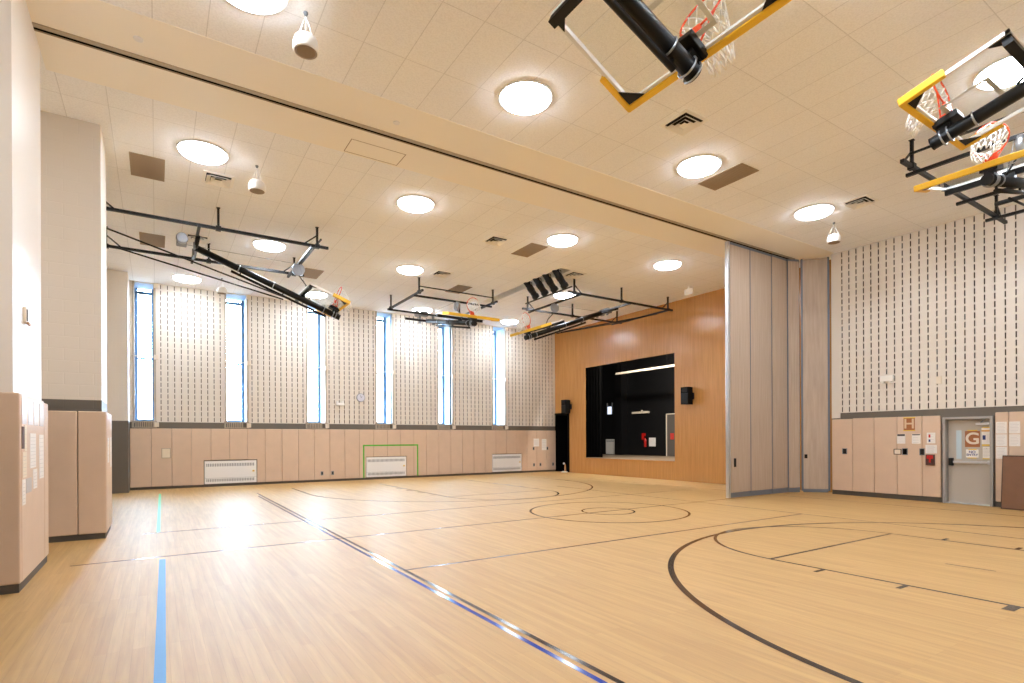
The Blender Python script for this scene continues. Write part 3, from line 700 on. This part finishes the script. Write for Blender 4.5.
# ------------------------------------------------------------------ folding partition
pt = empty('folding_partition', (13.2, 9.5, 0)); tag(pt, 'grey woodgrain folding partition pulled out from the right wall', 'partition')
PTS = [(13.28, 9.5), (14.2, 9.5), (15.24, 9.5), (16.04, 9.47), (16.42, 9.33)]
for i in range(4):
    p, q = Vector((*PTS[i], 0)), Vector((*PTS[i+1], 0)); d = (q-p).normalized(); n = Vector((-d.y, d.x, 0))
    tw = (0, 0, .06, -.05)[i]
    c = (p+q)/2; L = (q-p).length; d2 = (d+n*tw).normalized(); n2 = Vector((-d2.y, d2.x, 0))
    m = MB(); m.obox(c+Vector((0,0,3.6)), (d2, n2, (0,0,1)), (L/2-.008, .045, 3.42)); m.build('panel', M['panel'], pt, bevel=.004)
    m = MB(); m.obox(c+Vector((0,0,.1)), (d2, n2, (0,0,1)), (L/2-.004, .04, .065)); m.obox(c+Vector((0,0,7.05)), (d2, n2, (0,0,1)), (L/2-.004, .04, .035)); m.build('seal', M['edge'], pt)
    m = MB(); m.obox(q-d*.006+Vector((0,0,3.58)), (d2, n2, (0,0,1)), (.012, .052, 3.48)); m.build('hinge_edge', M['edge'], pt)
    m = MB(); m.obox(c-n2*.0455+Vector((0,0,3.52)), (d2, n2, (0,0,1)), (L/2-.012, .0015, .004)); m.build('panel_joint', M['jamb'], pt)
m = MB(); m.box(13.19, 13.275, 9.45, 9.55, .03, 7.09); m.build('lead_post', M['alu'], pt, bevel=.006)
m = MB(); m.box(13.42, 13.5, 9.438, 9.456, .88, 1.12); m.build('pull', M['darkslot'], pt)
pd = empty('pocket_door', (16.42, 9.3, 0)); tag(pd, 'narrow woodgrain pocket door angled across the corner beside the partition', 'pocket door')
p, q = Vector((16.42, 9.24, 0)), Vector((16.93, 8.68, 0)); d = (q-p).normalized(); n = Vector((-d.y, d.x, 0)); c = (p+q)/2; L = (q-p).length
m = MB(); m.obox(c+Vector((0,0,3.6)), (d, n, (0,0,1)), (L/2-.03, .025, 3.46)); m.build('panel', M['panel'], pd)
m = MB(); m.obox(p+d*.02+Vector((0,0,3.58)), (d, n, (0,0,1)), (.022, .035, 3.5)); m.obox(q-d*.02+Vector((0,0,3.58)), (d, n, (0,0,1)), (.026, .04, 3.5)); m.build('edge_post', M['edge'], pd)
m = MB(); m.obox(c+Vector((0,0,.1)), (d, n, (0,0,1)), (L/2-.04, .02, .06)); m.build('seal', M['edge'], pd)
m = MB(); m.obox(c-d*.27-n*.03+Vector((0,0,1.12)), (d, n, (0,0,1)), (.04, .008, .06)); m.build('pull', M['darkslot'], pd)
tr = empty('partition_track', (-1.36, 9.5, ZC-.03)); tag(tr, 'long grey ceiling track with a dark slot for the partition', 'track')
MB().box(-1.335, 16.4, 9.395, 9.475, ZC-.02, ZC-.005).build('rail_cover', M['jamb'], tr)
MB().box(-1.335, 16.4, 9.475, 9.535, ZC-.014, ZC-.005).build('slot', M['black'], tr)
MB().box(-1.335, 16.4, 9.535, 9.56, ZC-.02, ZC-.005).build('lip', M['grille'], tr)
ap = MB(); f = (3.0, 4.05, 9.95, 10.45)
for a in ((f[0], f[1], f[2], f[2]+.012), (f[0], f[1], f[3]-.012, f[3]), (f[0], f[0]+.012, f[2], f[3]), (f[1]-.012, f[1], f[2], f[3])): ap.box(*a, ZC-.0085, ZC-.005)
tag(ap.build('ceiling_hatch', M['grille']), 'flush access panel outline in the soffit past the track', 'access panel')

# ------------------------------------------------------------------ ceiling fixtures
def lamp_proto():
    r = empty('ceiling_light', (0, 0, ZC))
    MB().lathe([(.41, -.012), (.44, -.03), (.44, 0), (.41, 0)], n=48).build('trim_ring', M['white'], r, world=False)
    MB().lathe([(.405, -.01), (.39, -.05), (.34, -.078), (.2, -.092), (.01, -.095)], n=48).build('diffuser', M['lamp'], r, world=False)
    return r
lights = [(.9, 21.5, 'above the first window'), (5.06, 21.3, 'over the window wall, seen through the left hoop glass'), (9.45, 21.5, 'over the window wall beyond the middle hoop frame'), (13.8, 21.5, 'over the window wall between the two far hoops'),
          (2.69, 16.62, 'inside the left hoop frame'), (6.88, 16.62, 'left of the middle hoop frame'), (13.05, 16.45, 'inside the hoop frame nearest the stage'),
          (.77, 11.92, 'just past the soffit, between the piers and a hanging speaker'), (5.07, 11.9, 'second past the soffit, in open ceiling'), (9.4, 11.93, 'past the soffit, beside a taupe grille'), (13.53, 11.87, 'past the soffit, nearest the partition'),
          (.97, 7.25, 'before the soffit, by the nearest hanging speaker'), (4.99, 7.27, 'before the soffit, left of the nearest hoop'), (9.17, 7.23, 'before the soffit, beside a taupe grille'), (13.38, 7.2, 'before the soffit, by the hanging speaker on the right'),
          (2.7, 2.7, ''), (6.9, 2.7, ''), (10.72, 2.84, 'seen through the glass of the upper right hoop'), (14.9, 2.7, ''), (.93, -2.1, ''), (5.05, -2.1, ''), (9.2, -2.1, ''), (13.4, -2.1, '')]
lp = None
for x, y, l in lights:
    o = lamp_proto() if lp is None else copy_thing(lp); lp = lp or o
    o.location = (x, y, ZC)
    tag(o, 'round glowing ceiling light '+l if l else 'round ceiling light over the near end of the hall', 'ceiling light', 'round ceiling lights' if l else 'round ceiling lights over the near end')

def grille_obj(x, y, label, w=.58, l=1.1):
    r = empty('return_grille', (x, y, ZC)); tag(r, label, 'grille', 'taupe return grilles')
    f = MB(); t = .03
    f.box(-w/2, w/2, -l/2, -l/2+t, -.012, 0); f.box(-w/2, w/2, l/2-t, l/2, -.012, 0); f.box(-w/2, -w/2+t, -l/2+t, l/2-t, -.012, 0); f.box(w/2-t, w/2, -l/2+t, l/2-t, -.012, 0)
    f.build('grille_frame', M['grille'], r, world=False)
    b = MB(); b.box(-w/2+t, w/2-t, -l/2+t, l/2-t, -.006, -.001)
    n = 22
    for k in range(n): v = -l/2+t+(l-2*t)*(k+.5)/n; b.box(-w/2+t, w/2-t, v-.012, v+.012, -.011, -.006)
    b.build('louvre', M['grille'], r, world=False)
for x, y, l in ((-.12, 13.18, 'nearest the block pier'), (-.06, 17.9, 'inside the left hoop frame rails'), (4.3, 18.75, 'beyond the tip of the left hoop'), (9.1, 13.1, 'past the soffit, left of the stage lights'),
               (9.28, 17.9, 'above the middle hoop frame'), (10.08, 7.22, 'before the soffit, beside a round light')):
    grille_obj(x, y, 'taupe rectangular return grille in the ceiling, '+l, l=1.06)

def diffuser(x, y, label):
    x, y = x*(1+.2/math.hypot(x, y)), y*(1+.2/math.hypot(x, y))
    r = empty('air_vent', (x, y, ZC)); tag(r, label, 'air vent', 'square ceiling air vents')
    w = .235
    b = MB(); b.box(-w, w, -w, w, -.002, .004); b.build('duct_back', M['darkslot'], r, world=False)
    for k, s in enumerate((.225, .145)):
        c = MB(); i = s-.08
        for a in range(4):
            R_ = Matrix.Rotation(a*PI/2, 4, 'Z')
            pts = [(-s, -s, -.06), (s, -s, -.06), (i, -i, -.008), (-i, -i, -.008)]
            P = [R_ @ Vector(p) for p in pts]; c.face(P); c.face([p+Vector((0,0,.004)) for p in P][::-1])
        c.build('cone', M['diff'], r, world=False)
    c = MB()
    for q0, q1, q2, q3 in ((-.29, .29, -.29, -.23), (-.29, .29, .23, .29), (-.29, -.23, -.23, .23), (.23, .29, -.23, .23)): c.box(q0, q1, q2, q3, -.012, 0)
    c.build('flange', M['diff'], r, world=False)
    c = MB(); c.box(-.066, .066, -.066, .066, -.06, -.05); c.build('center_plate', M['diff'], r, world=False)
for x, y, l in ((7.55, 6.25, 'below the nearest hoop'), (13.55, 6.25, 'beside the round light near the right wall'), (7.77, 12.76, 'past the soffit in open ceiling'), (7.85, 16.3, 'above the middle hoop'),
               (1.1, 12.8, 'between a round light and the hanging speaker'), (.95, 16.9, 'inside the left hoop frame'), (11.6, 14.1, 'by the stage lights, close to a round light')):
    diffuser(x, y, 'square cream air vent with dark gaps, '+l)

def pendant(x, y, label):
    r = empty('pendant_speaker', (x, y, ZC)); tag(r, label, 'speaker', 'hanging white speakers')
    zt = -.30
    MB().lathe([(.0, 0), (.03, 0), (.03, -.015), (.012, -.05)], n=14).build('ceiling_hook', M['greysteel'], r, world=False)
    MB().lathe([(.05, zt), (.10, zt-.008), (.135, zt-.04), (.155, zt-.10), (.158, zt-.19), (.15, zt-.21), (.135, zt-.21)], n=32).build('shell', M['whiteplastic'], r, world=False)
    g = MB(); g.lathe([(.138, zt-.211), (.1, zt-.216), (.06, zt-.213), (.005, zt-.22)], n=28); g.build('grille', M['spgrille'], r, world=False)
    for a in (0.3, 2.4, 4.5):
        MB().tube([(0, 0, -.045), (.14*math.cos(a), .14*math.sin(a), zt-.05)], .006, n=6).build('suspension_wire', M['whiteplastic'], r, world=False)
pendant(1.63, 7.33, 'white hanging speaker before the soffit, nearest of the row')
pendant(1.71, 11.95, 'white hanging speaker just past the soffit, by a round light')
pendant(14.5, 7.3, 'white hanging speaker near the right wall')
pendant(1.89, 20.9, 'white hanging speaker close to the window wall')
for x, y, l in ((-.18, 9.02, 'by the white pier end of the soffit'), (3.5, 9.03, 'in the soffit opposite the access panel')):
    tag(MB().lathe([(.055, ZC-.022), (.06, ZC-.012), (.06, ZC-.004)], n=20, mat4=Matrix.Translation((x, y, 0))).build('soffit_disc', M['white']), 'small round white detector '+l, 'disc', 'soffit discs')  # plain white discs, first built as sprinkler covers
sg = empty('ceiling_sign', (16.15, 13.2, ZC)); tag(sg, 'small white box sign hanging from the ceiling by the oak wall', 'sign')
MB().box(16.13, 16.19, 13.02, 13.38, 6.86, 7.07).build('sign_box', M['white'], sg, bevel=.008)
MB().box(16.14, 16.18, 13.17, 13.23, 7.07, ZC).build('mount', M['white'], sg)

# stage lights under the ceiling slot
lb = empty('lighting_pipe', (11.08, 16, ZC)); tag(lb, 'black lighting pipe inside the ceiling slot', 'pipe')
MB().tube([(11.08, 14.05, ZC+.3), (11.08, 18.8, ZC+.3)], .025).build('pipe', M['blackmetal'], lb)
for y in (14.3, 16.4, 18.5): MB().tube([(11.08, y, ZC+.3), (11.08, y, ZC+.45)], .012, n=8).build('hanger', M['blackmetal'], lb)
SLN = ['nearest the partition side', 'second from the partition side', 'third from the partition side', 'nearest the window wall']
for i, y in enumerate((14.3, 14.85, 15.4, 15.95)):
    r = empty('stage_light', (11.08, y, ZC+.05)); tag(r, 'black cylinder stage light hanging from the ceiling slot, '+SLN[i], 'stage light', 'stage lights in the ceiling slot')
    d = Vector((.72, .1, -.69)).normalized(); u = Vector((0,1,0)); s_ = d.cross(u).normalized(); c0 = Vector((11.08, y, ZC-.12))
    R = Matrix((( *s_, 0), (*d.cross(s_), 0), (*d, 0), (0,0,0,1))).transposed(); R.translation = c0
    MB().lathe([(.085, -.26), (.1, -.24), (.1, -.02), (.12, 0), (.12, .16), (.108, .17), (.108, .34), (.13, .35), (.13, .46), (.12, .46), (.11, .42)], n=20, mat4=R).build('barrel', M['blackmetal'], r)
    k = MB(); 
    for sy in (-1, 1): k.bar((11.08, y+sy*.14, ZC-.12), (11.08, y+sy*.14, ZC+.02), .03, .008)
    k.bar((11.08, y-.14, ZC+.02), (11.08, y+.14, ZC+.02), .03, .008); k.build('yoke', M['blackmetal'], r)
    MB().box(11.06, 11.1, y-.02, y+.02, ZC+.02, ZC+.274).build('clamp', M['blackmetal'], r)

# ------------------------------------------------------------------ basketball backstops
def backstop(label, ax, ay, yaw, L, zt, tilt, rails, beams, hangers, back_brace=True, strut=True, btilt=None, Hb=1.07, ext=.1, half=1.4, bw=.915, axle_half=.9, beam_half=1.55):
    """local +X: from the axle towards the folded board; z measured down from the ceiling"""
    r = empty('basketball_backstop', (ax, ay, ZC), yaw); tag(r, label, 'basketball backstop', 'folded ceiling backstops')
    B = lambda m, name, mt, par=None, bv=0: m.build(name, mt, par or r, bevel=bv, world=False)
    bm = M['blackmetal']; zr = 6.66-ZC; zb = zr-.07
    phi = tilt; mdir = Vector((math.cos(phi), 0, -math.sin(phi))); nrm = Vector((math.sin(phi), 0, math.cos(phi)))
    T = Vector((L, 0, zt-ZC)); lat = Vector((0,1,0))
    mnrm = nrm
    foot = T-nrm*.22
    s = L/math.cos(phi); root = foot-mdir*(s-.1); zax = root.z
    bt = phi if btilt is None else btilt
    u = Vector((-math.cos(bt), 0, math.sin(bt)))
    for b in (-half, half): B(MB().bar((rails[0], b, zr), (rails[1], b, zr), .065, .065), 'rail', bm)
    for a in beams: B(MB().bar((a, -beam_half, zb), (a, beam_half, zb), .06, .06), 'cross_beam', bm)
    for a, b, tie in hangers:
        m = MB(); m.bar((a, b, zr), (a, b, -.012), .05, .05, up=(1,0,0)); m.box(a-.04, a+.04, b-.04, b+.04, -.01, 0)
        m.box(a-.055, a+.055, b-.055, b+.055, zr-.05, zr+.05)
        if tie: m.bar((a, b, zr+.28), (a+tie*.3, b, zr+.03), .03, .03)
        B(m, 'hanger', bm)
    B(MB().bar((max(beams)+.25, -half, zr+.2), (max(beams)+.25, half, zr+.2), .035, .035), 'sway_bar', bm)
    # axle and its drop plates
    for b in (-.28, .28):
        m = MB(); m.bar((root.x-.05, b, zb), (root.x-.05, b, zax-.12), .045, .09, up=(0,1,0)); B(m, 'drop_plate', M['greysteel'])
    B(MB().tube([(root.x, -axle_half, zax), (root.x, axle_half, zax)], .045, n=12), 'axle', bm)
    # mast
    end = foot+mdir*ext
    B(MB().tube([root, end], .082, n=20), 'mast', bm)
    if strut: B(MB().tube([root+mdir*.9-nrm*.15, foot-mdir*.25-nrm*.15], .034, n=10), 'strut', bm)
    for t in (.28, .52, .9):
        c = root.lerp(foot, t); m = MB()
        m.tube([c+lat*.09*math.cos(q)+nrm*.09*math.sin(q) for q in [k*PI/8 for k in range(16)]], .012, n=6, closed=True)
        B(m, 'clamp_band', M['steel'])
    if strut:
        for t in (.3, .6, .92): B(MB().bar(root.lerp(foot, t), root.lerp(foot, t)-nrm*.15, .03, .03), 'strut_link', bm)
    if back_brace:
        for b in (-.42, .42):
            tgt = root.lerp(foot, .62)-nrm*.2
            B(MB().tube([(rails[0]+.15, b*1.8, zr-.03), (tgt.x, b*.3, tgt.z)], .02, n=8), 'folding_brace', bm)
    # winch over the axle, safety reel on the front beam with its strap
    m = MB(); m.box(root.x-.42, root.x-.2, -.16, .16, zb-.03, zb+.16); B(m, 'winch', M['greysteel'], bv=.02)
    m = MB(); m.lathe([(.11, -.06), (.13, -.05), (.13, .05), (.11, .06)], n=22, mat4=Matrix.Translation((root.x-.31, -.3, zb+.05)) @ Matrix.Rotation(PI/2, 4, 'X')); B(m, 'winch_drum', M['steel'])
    fb = max(beams); cm = root.lerp(foot, .78)
    m = MB(); m.lathe([(.15, -.05), (.17, -.04), (.17, .04), (.15, .05)], n=24, mat4=Matrix.Translation((fb, .1, zb-.16)) @ Matrix.Rotation(PI/2, 4, 'X')); B(m, 'safety_reel', M['steel'])
    B(MB().tube([(fb, .1, zb-.3), ((fb+cm.x)/2+.12, .08, (zb+cm.z)/2-.1), cm+nrm*.1], .015, n=6), 'safety_strap', bm)
    B(MB().tube([(root.x-.31, .0, zb), (fb, 0, zb-.04), cm+nrm*.09], .006, n=6), 'lift_cable', M['greysteel'])
    # backboard
    nrm = Vector((math.sin(bt), 0, math.cos(bt)))
    P = lambda a, b, c=0: T+u*a+lat*b+nrm*c
    m = MB(); m.obox(P(Hb/2, 0), (u, lat, nrm), (Hb/2, bw, .006)); bb = B(m, 'backboard', M['bglass']); bb['label'] = 'clear glass backboard'
    m = MB(); t = .022
    for a, b, ha, hb in ((0+t, 0, t, bw), (Hb-t, 0, t, bw), (Hb/2, -bw+t, Hb/2, t), (Hb/2, bw-t, Hb/2, t)): m.obox(P(a, b, -.002), (u, lat, nrm), (ha, hb, .022))
    B(m, 'board_frame', M['white'], bb)
    m = MB()
    m.obox(P(-.02, 0), (u, lat, nrm), (.036, bw+.045, .048))
    for sgn in (-1, 1): m.obox(P(.19, sgn*(bw+.02)), (u, lat, nrm), (.24, .036, .048))
    B(m, 'edge_padding', M['yellowpad'], bb, bv=.014)
    m = MB(); w = .025
    for a, b, ha, hb in ((.17, 0, w, .305), (.17+.457, 0, w, .305), (.4, -.28, .24, w), (.4, .28, .24, w)): m.obox(P(a, b, .009), (u, lat, nrm), (ha, hb, .002))
    B(m, 'target_square', M['white'], bb)
    for sa, sb_ in ((0, -1), (0, 1), (1, -1), (1, 1)):
        c = [P(Hb*sa+(.02 if sa == 0 else -.02), sb_*(bw-.02), -.026), P(Hb*sa+(.2 if sa == 0 else -.2), sb_*(bw-.02), -.026), P(Hb*sa+(.02 if sa == 0 else -.02), sb_*(bw-.24), -.026)]
        m = MB(); m.face(c); m.face([q-nrm*.012 for q in c][::-1])
        for k in range(3): a_, b_ = c[k], c[(k+1) % 3]; m.face([a_, a_-nrm*.012, b_-nrm*.012, b_])
        B(m, 'corner_gusset', bm, bb)
    B(MB().bar(P(Hb-.05, -bw+.03, -.075), P(Hb-.05, bw-.03, -.075), .09, .09, up=nrm), 'support_bar', bm)
    m = MB(); m.bar(P(Hb-.05, 0, -.1), root.lerp(foot, .74), .1, .12, up=lat); B(m, 'upper_bracket', bm)
    m = MB(); m.obox(P(.12, 0, -.05), (u, lat, nrm), (.14, .11, .04)); m.obox(P(.07, 0, -.12), (u, lat, nrm), (.08, .06, .08)); B(m, 'mount_bracket', bm, bv=.008)
    nrm, bnrm = mnrm, nrm
    for o_ in (.02, .1):
        c = foot-mdir*o_; m = MB()
        m.tube([c+lat*.1*math.cos(q)+nrm*.1*math.sin(q) for q in [k*PI/8 for k in range(16)]], .011, n=6, closed=True)
        B(m, 'u_bolt', M['steel'])
    nrm = bnrm
    B(MB().lathe([(.084, -.006), (.084, .006)], n=20, mat4=Matrix.Translation(end) @ mdir.to_track_quat('Z', 'X').to_matrix().to_4x4()), 'mast_cap', bm)
    # rim stands out along the board normal, its ring across the folded board
    a0 = .16; rc = P(a0, 0, .16+.228)
    m = MB(); m.tube([rc+nrm*.228*math.cos(q)+lat*.228*math.sin(q) for q in [k*PI/18 for k in range(36)]], .011, n=8, closed=True)
    m.obox(P(a0-.02, 0, .018), (u, lat, nrm), (.07, .07, .012)); m.obox(P(a0, 0, .09), (u, lat, nrm), (.022, .075, .08))
    for sgn in (-1, 1): m.bar(P(a0-.08, sgn*.05, .03), rc+lat*sgn*.2-nrm*.12, .018, .012)
    rim = B(m, 'rim', M['orange'])
    m = MB(); N = 12; rings = 6
    def NP(i, k):
        t = i/rings; rad = .222*(1-.42*t); q = 2*PI*(k+.5*i)/N
        c = rc+mdir*.36*t+Vector((0,0,-.34))*t*t*.8
        v = c+nrm*rad*math.cos(q)*(1-.25*t)+lat*rad*math.sin(q)
        dd = (v-T).dot(nrm)
        if dd < .03 and (v-T).dot(u) > -.1: v = v+nrm*(.03-dd)
        return v
    for i in range(rings):
        for k in range(N):
            m.tube([NP(i, k), NP(i+1, k)], .009, n=5); m.tube([NP(i, k), NP(i+1, k-1)], .009, n=5)
    B(m, 'net', M['net'], rim)
    return r
hg_side = lambda a0, a1, am: [(a0, -1.4, 1), (a1, -1.4, -1), (am, -1.4, 0), (a0, 1.4, 1), (a1, 1.4, -1), (am, 1.4, 0)]
backstop('black folded hoop frame over the left side, board tilted down towards the court', .85, 16.0, 0, 3.58, 5.45, math.radians(20.5), (-2.6, 2.93), (0, 2.5), hg_side(-1.9, 2.65, .4))
backstop('black folded hoop frame below the ceiling in front of the window wall, board edge on', 8.93, 19.95, -PI/2, 3.85, 5.77, math.radians(11.5), (-.3, 2.95), (0, 2.4), [(0, -1.45, 0), (0, 1.45, 0), (2.65, -1.45, 0), (2.65, 1.45, 0)], back_brace=False, half=1.45)
backstop('black folded hoop frame in front of the oak wall, right of the stage lights', 14.5, 16.0, PI, 3.55, 5.48, math.radians(20), (-2.4, 2.75), (-2, 0, 2.35), hg_side(-2.15, 2.5, .3))
backstop('black folded hoop with glass board, nearest the camera at the top', .85, 3.46, 0, 3.55, 5.36, math.radians(20.5), (-2.6, 2.93), (0, 2.5), hg_side(-1.9, 2.65, .4), btilt=math.radians(26), Hb=1.22, ext=.0)
backstop('black folded hoop with glass board lit by a lamp, at the upper right corner', 8.56, -.6, PI/2, 3.62, 5.76, math.radians(14.5), (-.3, 2.2), (0, 2.0), [(0, -1.45, 0), (0, 1.45, 0), (2.1, -1.45, 0), (2.1, 1.45, 0)], back_brace=False, strut=False, half=1.45, Hb=1.02)
backstop('black folded hoop frame by the right wall with an open white net', 14.2, 3.1, PI, 3.52, 5.83, math.radians(12), (-2.4, 2.9), (-1.65, 0, 2.35), [(2.5, -1.4, 1), (2.5, 1.4, 1), (-1.8, -1.4, -1), (-1.8, 1.4, -1)])

# ------------------------------------------------------------------ wall speakers by the stage
def wall_speaker(y, z, label, w=.36, h=.66):
    r = empty('wall_speaker', (XS, y, z)); tag(r, label, 'speaker', 'black speakers beside the stage')
    d = .34; x = XS-.12-d
    m = MB(); pr = [(x, y-w/2), (x, y+w/2), (x+d, y+w/2-.07), (x+d, y-w/2+.07)]
    m.face([(a, b, z) for a, b in pr]); m.face([(a, b, z+h) for a, b in pr][::-1])
    for k in range(4): (a, b), (c, e) = pr[k], pr[(k+1) % 4]; m.face([(a, b, z), (a, b, z+h), (c, e, z+h), (c, e, z)])
    m.build('cabinet', M['speaker'], r, bevel=.012)
    m = MB(); m.box(x-.012, x+.002, y-w/2+.02, y+w/2-.02, z+.03, z+h*.64); m.build('grille', M['blackmetal'], r, bevel=.006)
    m = MB(); m.box(x-.01, x+.002, y-.12, y+.12, z+h*.7, z+h*.93); m.build('horn', M['darkslot'], r, bevel=.02)
    m = MB(); m.bar((x+d-.02, y, z+h*.5), (XS, y, z+h*.5), .06, .1); m.box(XS-.015, XS, y-.09, y+.09, z+h*.3, z+h*.7); m.build('wall_bracket', M['blackmetal'], r)
wall_speaker(21.52, 2.95, 'black wall speaker above the dark doorway corner')
wall_speaker(14.08, 2.98, 'black wall speaker on the oak wall, right of the stage opening')

# ------------------------------------------------------------------ inside the stage
bt = empty('batten_light', (19.0, 19, 5)); tag(bt, 'long pale batten hung across the top of the stage', 'batten')
MB().box(20.4, 20.5, 14.5, 21.45, 5.05, 5.15).build('batten', M['cream'], bt)
for y in (15, 18, 21.3): MB().tube([(20.45, y, 5.15), (20.45, y, 6.4)], .012, n=6).build('hanger', M['blackmetal'], bt)
hv = empty('valance_rail', (22.9, 22.1, 3.1)); tag(hv, 'short pale rail on the back wall of the stage', 'rail')
MB().box(22.88, 23, 21.5, 22.75, 3.08, 3.2).build('rail', M['cream'], hv, bevel=.006); MB().box(22.94, 23, 22.0, 22.1, 3.2, 3.28).build('bracket', M['cream'], hv)
st = empty('convector_heater', (22.9, 24.4, .73)); tag(st, 'white convector heater on the stage back wall', 'heater', 'white convector heaters')
MB().box(22.8, 22.98, 23.98, 24.84, .76, 1.64).build('cabinet', M['whiteplastic'], st, bevel=.01)
m = MB(); [m.box(22.796, 22.801, 24.05+.05*k, 24.07+.05*k, 1.48, 1.58) for k in range(15)]; m.build('outlet_grille', M['greysteel'], st)
sd = empty('stage_door', (22.95, 20, .73)); tag(sd, 'grey door at the back of the stage, half hidden by the opening', 'door')
MB().box(22.95, 23, 19.4, 20.22, .73, 2.95).build('leaf', M['greydoor'], sd)
MB().box(22.93, 23, 20.22, 20.28, .73, 3.0).build('door_frame', M['cream'], sd); MB().box(22.93, 23, 19.34, 20.28, 2.95, 3.0).build('door_frame', M['cream'], sd)
MB().box(22.93, 22.95, 19.75, 19.98, 1.62, 1.95).build('notice', M['redink'], sd)
fx = empty('fire_extinguisher', (22.85, 21.75, 1.1)); tag(fx, 'red fire extinguisher on the stage back wall', 'fire extinguisher')
MB().lathe([(.05, 1.2), (.075, 1.22), (.075, 1.6), (.05, 1.66), (.025, 1.68), (.025, 1.72)], n=18, mat4=Matrix.Translation((22.88, 21.72, 0))).build('cylinder', M['red'], fx)
MB().box(22.84, 22.92, 21.68, 21.76, 1.72, 1.8).build('valve', M['blackmetal'], fx)
tag(MB().box(22.97, 23, 21.8, 22.08, 1.6, 1.98).build('fire_alarm', M['red'], bevel=.004), 'red alarm panel on the stage back wall above the extinguisher', 'alarm panel')
pn = empty('paper_notice', (22.98, 21.28, 1.25)); tag(pn, 'white notice on the stage back wall right of the extinguisher', 'paper')
MB().box(22.985, 23, 21.06, 21.54, 1.24, 1.72).build('sheet', M['paper'], pn)
dc = empty('stage_drape', (22, 25.2, .73)); tag(dc, 'black drape at the left side of the stage', 'curtain')
m = MB()
for k in range(40):
    a, b = 20.5+k*.03, 20.53+k*.03; o0, o1 = .05*math.sin(k*.9), .05*math.sin((k+1)*.9)
    m.face([(18.6+o0, a, .75), (18.6+o1, b, .75), (18.6+o1, b, 6.3), (18.6+o0, a, 6.3)], smooth=True)
m.build('drape', M['black'], dc)
pc = MB(); pc.box(22.5, 23, 23.2, 23.75, .73, 6.4); struct(pc.build('column_4', M['blackpaint']), 'dark painted pilaster on the stage back wall', 'column')
sl = empty('stage_window', (22.97, 24.65, 2.9)); tag(sl, 'small bright window high on the stage back wall', 'window')
MB().box(22.97, 23, 24.46, 24.84, 3.15, 3.6).build('pane', emit('daylit_pane', (196, 210, 235), .8), sl)
f = MB(); f.box(22.93, 23, 24.42, 24.46, 3.11, 3.84); f.box(22.93, 23, 24.84, 24.88, 3.11, 3.84); f.box(22.93, 23, 24.42, 24.88, 3.6, 3.64); f.box(22.93, 23, 24.42, 24.88, 3.11, 3.15); f.build('window_frame', M['greysteel'], sl)

wl = bpy.data.lights.new('stage_fill_light', 'AREA'); wl.shape = 'RECTANGLE'; wl.size = .4; wl.size_y = 4; wl.energy = 260; wl.color = (1, .94, .85)  # unseen fill light, added to lift the dark stage interior
wo = bpy.data.objects.new('stage_fill_light', wl); wo.location = (18.0, 17.6, 6.2); wo.rotation_euler = (0, math.radians(-38), 0); col.objects.link(wo)

# small white based post at the corner of the oak wall
ds = empty('door_stop', (17.22, 21.8, 0)); tag(ds, 'small white based timber door stop at the foot of the oak wall corner', 'door stop')
MB().lathe([(.17, 0), (.17, .02), (.12, .05), (.04, .06)], n=24, mat4=Matrix.Translation((17.22, 21.8, 0))).build('base', M['white'], ds)
m = MB(); m.lathe([(.04, .05), (.05, .1), (.035, .38), (.02, .42)], n=14, mat4=Matrix.Translation((17.25, 21.77, 0))); m.build('post', M['palecone'], ds)
m = MB(); m.lathe([(.02, -.05), (.05, -.03), (.05, .03), (.02, .05)], n=16, mat4=Matrix.Translation((17.23, 21.85, .44))); m.build('knob', M['white'], ds)

# ------------------------------------------------------------------ daylight, camera, view
w = bpy.data.worlds.new('overcast_sky'); sc.world = w; w.use_nodes = True
nt = w.node_tree; bg = nt.nodes['Background']; bg.inputs[1].default_value = 32.0
tcw = nt.nodes.new('ShaderNodeTexCoord'); sxw = nt.nodes.new('ShaderNodeSeparateXYZ'); crw = nt.nodes.new('ShaderNodeValToRGB')
nt.links.new(tcw.outputs['Generated'], sxw.inputs[0]); nt.links.new(sxw.outputs['Z'], crw.inputs['Fac']); nt.links.new(crw.outputs['Color'], bg.inputs[0])
crw.color_ramp.elements[0].position = .0; crw.color_ramp.elements[0].color = (.07, .07, .06, 1)      # dull ground below the horizon
crw.color_ramp.elements[1].position = .02; crw.color_ramp.elements[1].color = (.64, .82, 1.0, 1)      # bright overcast sky

cam = bpy.data.cameras.new('camera'); co = bpy.data.objects.new('camera', cam); col.objects.link(co)
co.location = (0, 0, H_CAM); co.rotation_euler = (Matrix.Rotation(-.574, 3, 'Z') @ Matrix.Rotation(PI/2, 3, 'X') @ Matrix.Rotation(-.0047, 3, 'Z')).to_euler()
cam.sensor_width = 36; cam.lens = 550.6/1024*36; cam.shift_x = 0; cam.shift_y = (439.0-341.5)/1024; cam.clip_end = 200
sc.camera = co
sc.view_settings.view_transform = 'Standard'; sc.view_settings.look = 'None'; sc.view_settings.gamma = 1; sc.view_settings.use_curve_mapping = False
sc.view_settings.exposure = .99
sc.cycles.max_bounces = 10; sc.cycles.diffuse_bounces = 6; sc.cycles.glossy_bounces = 4; sc.cycles.transparent_max_bounces = 12
sc.cycles.use_denoising = True; sc.cycles.sample_clamp_indirect = 8
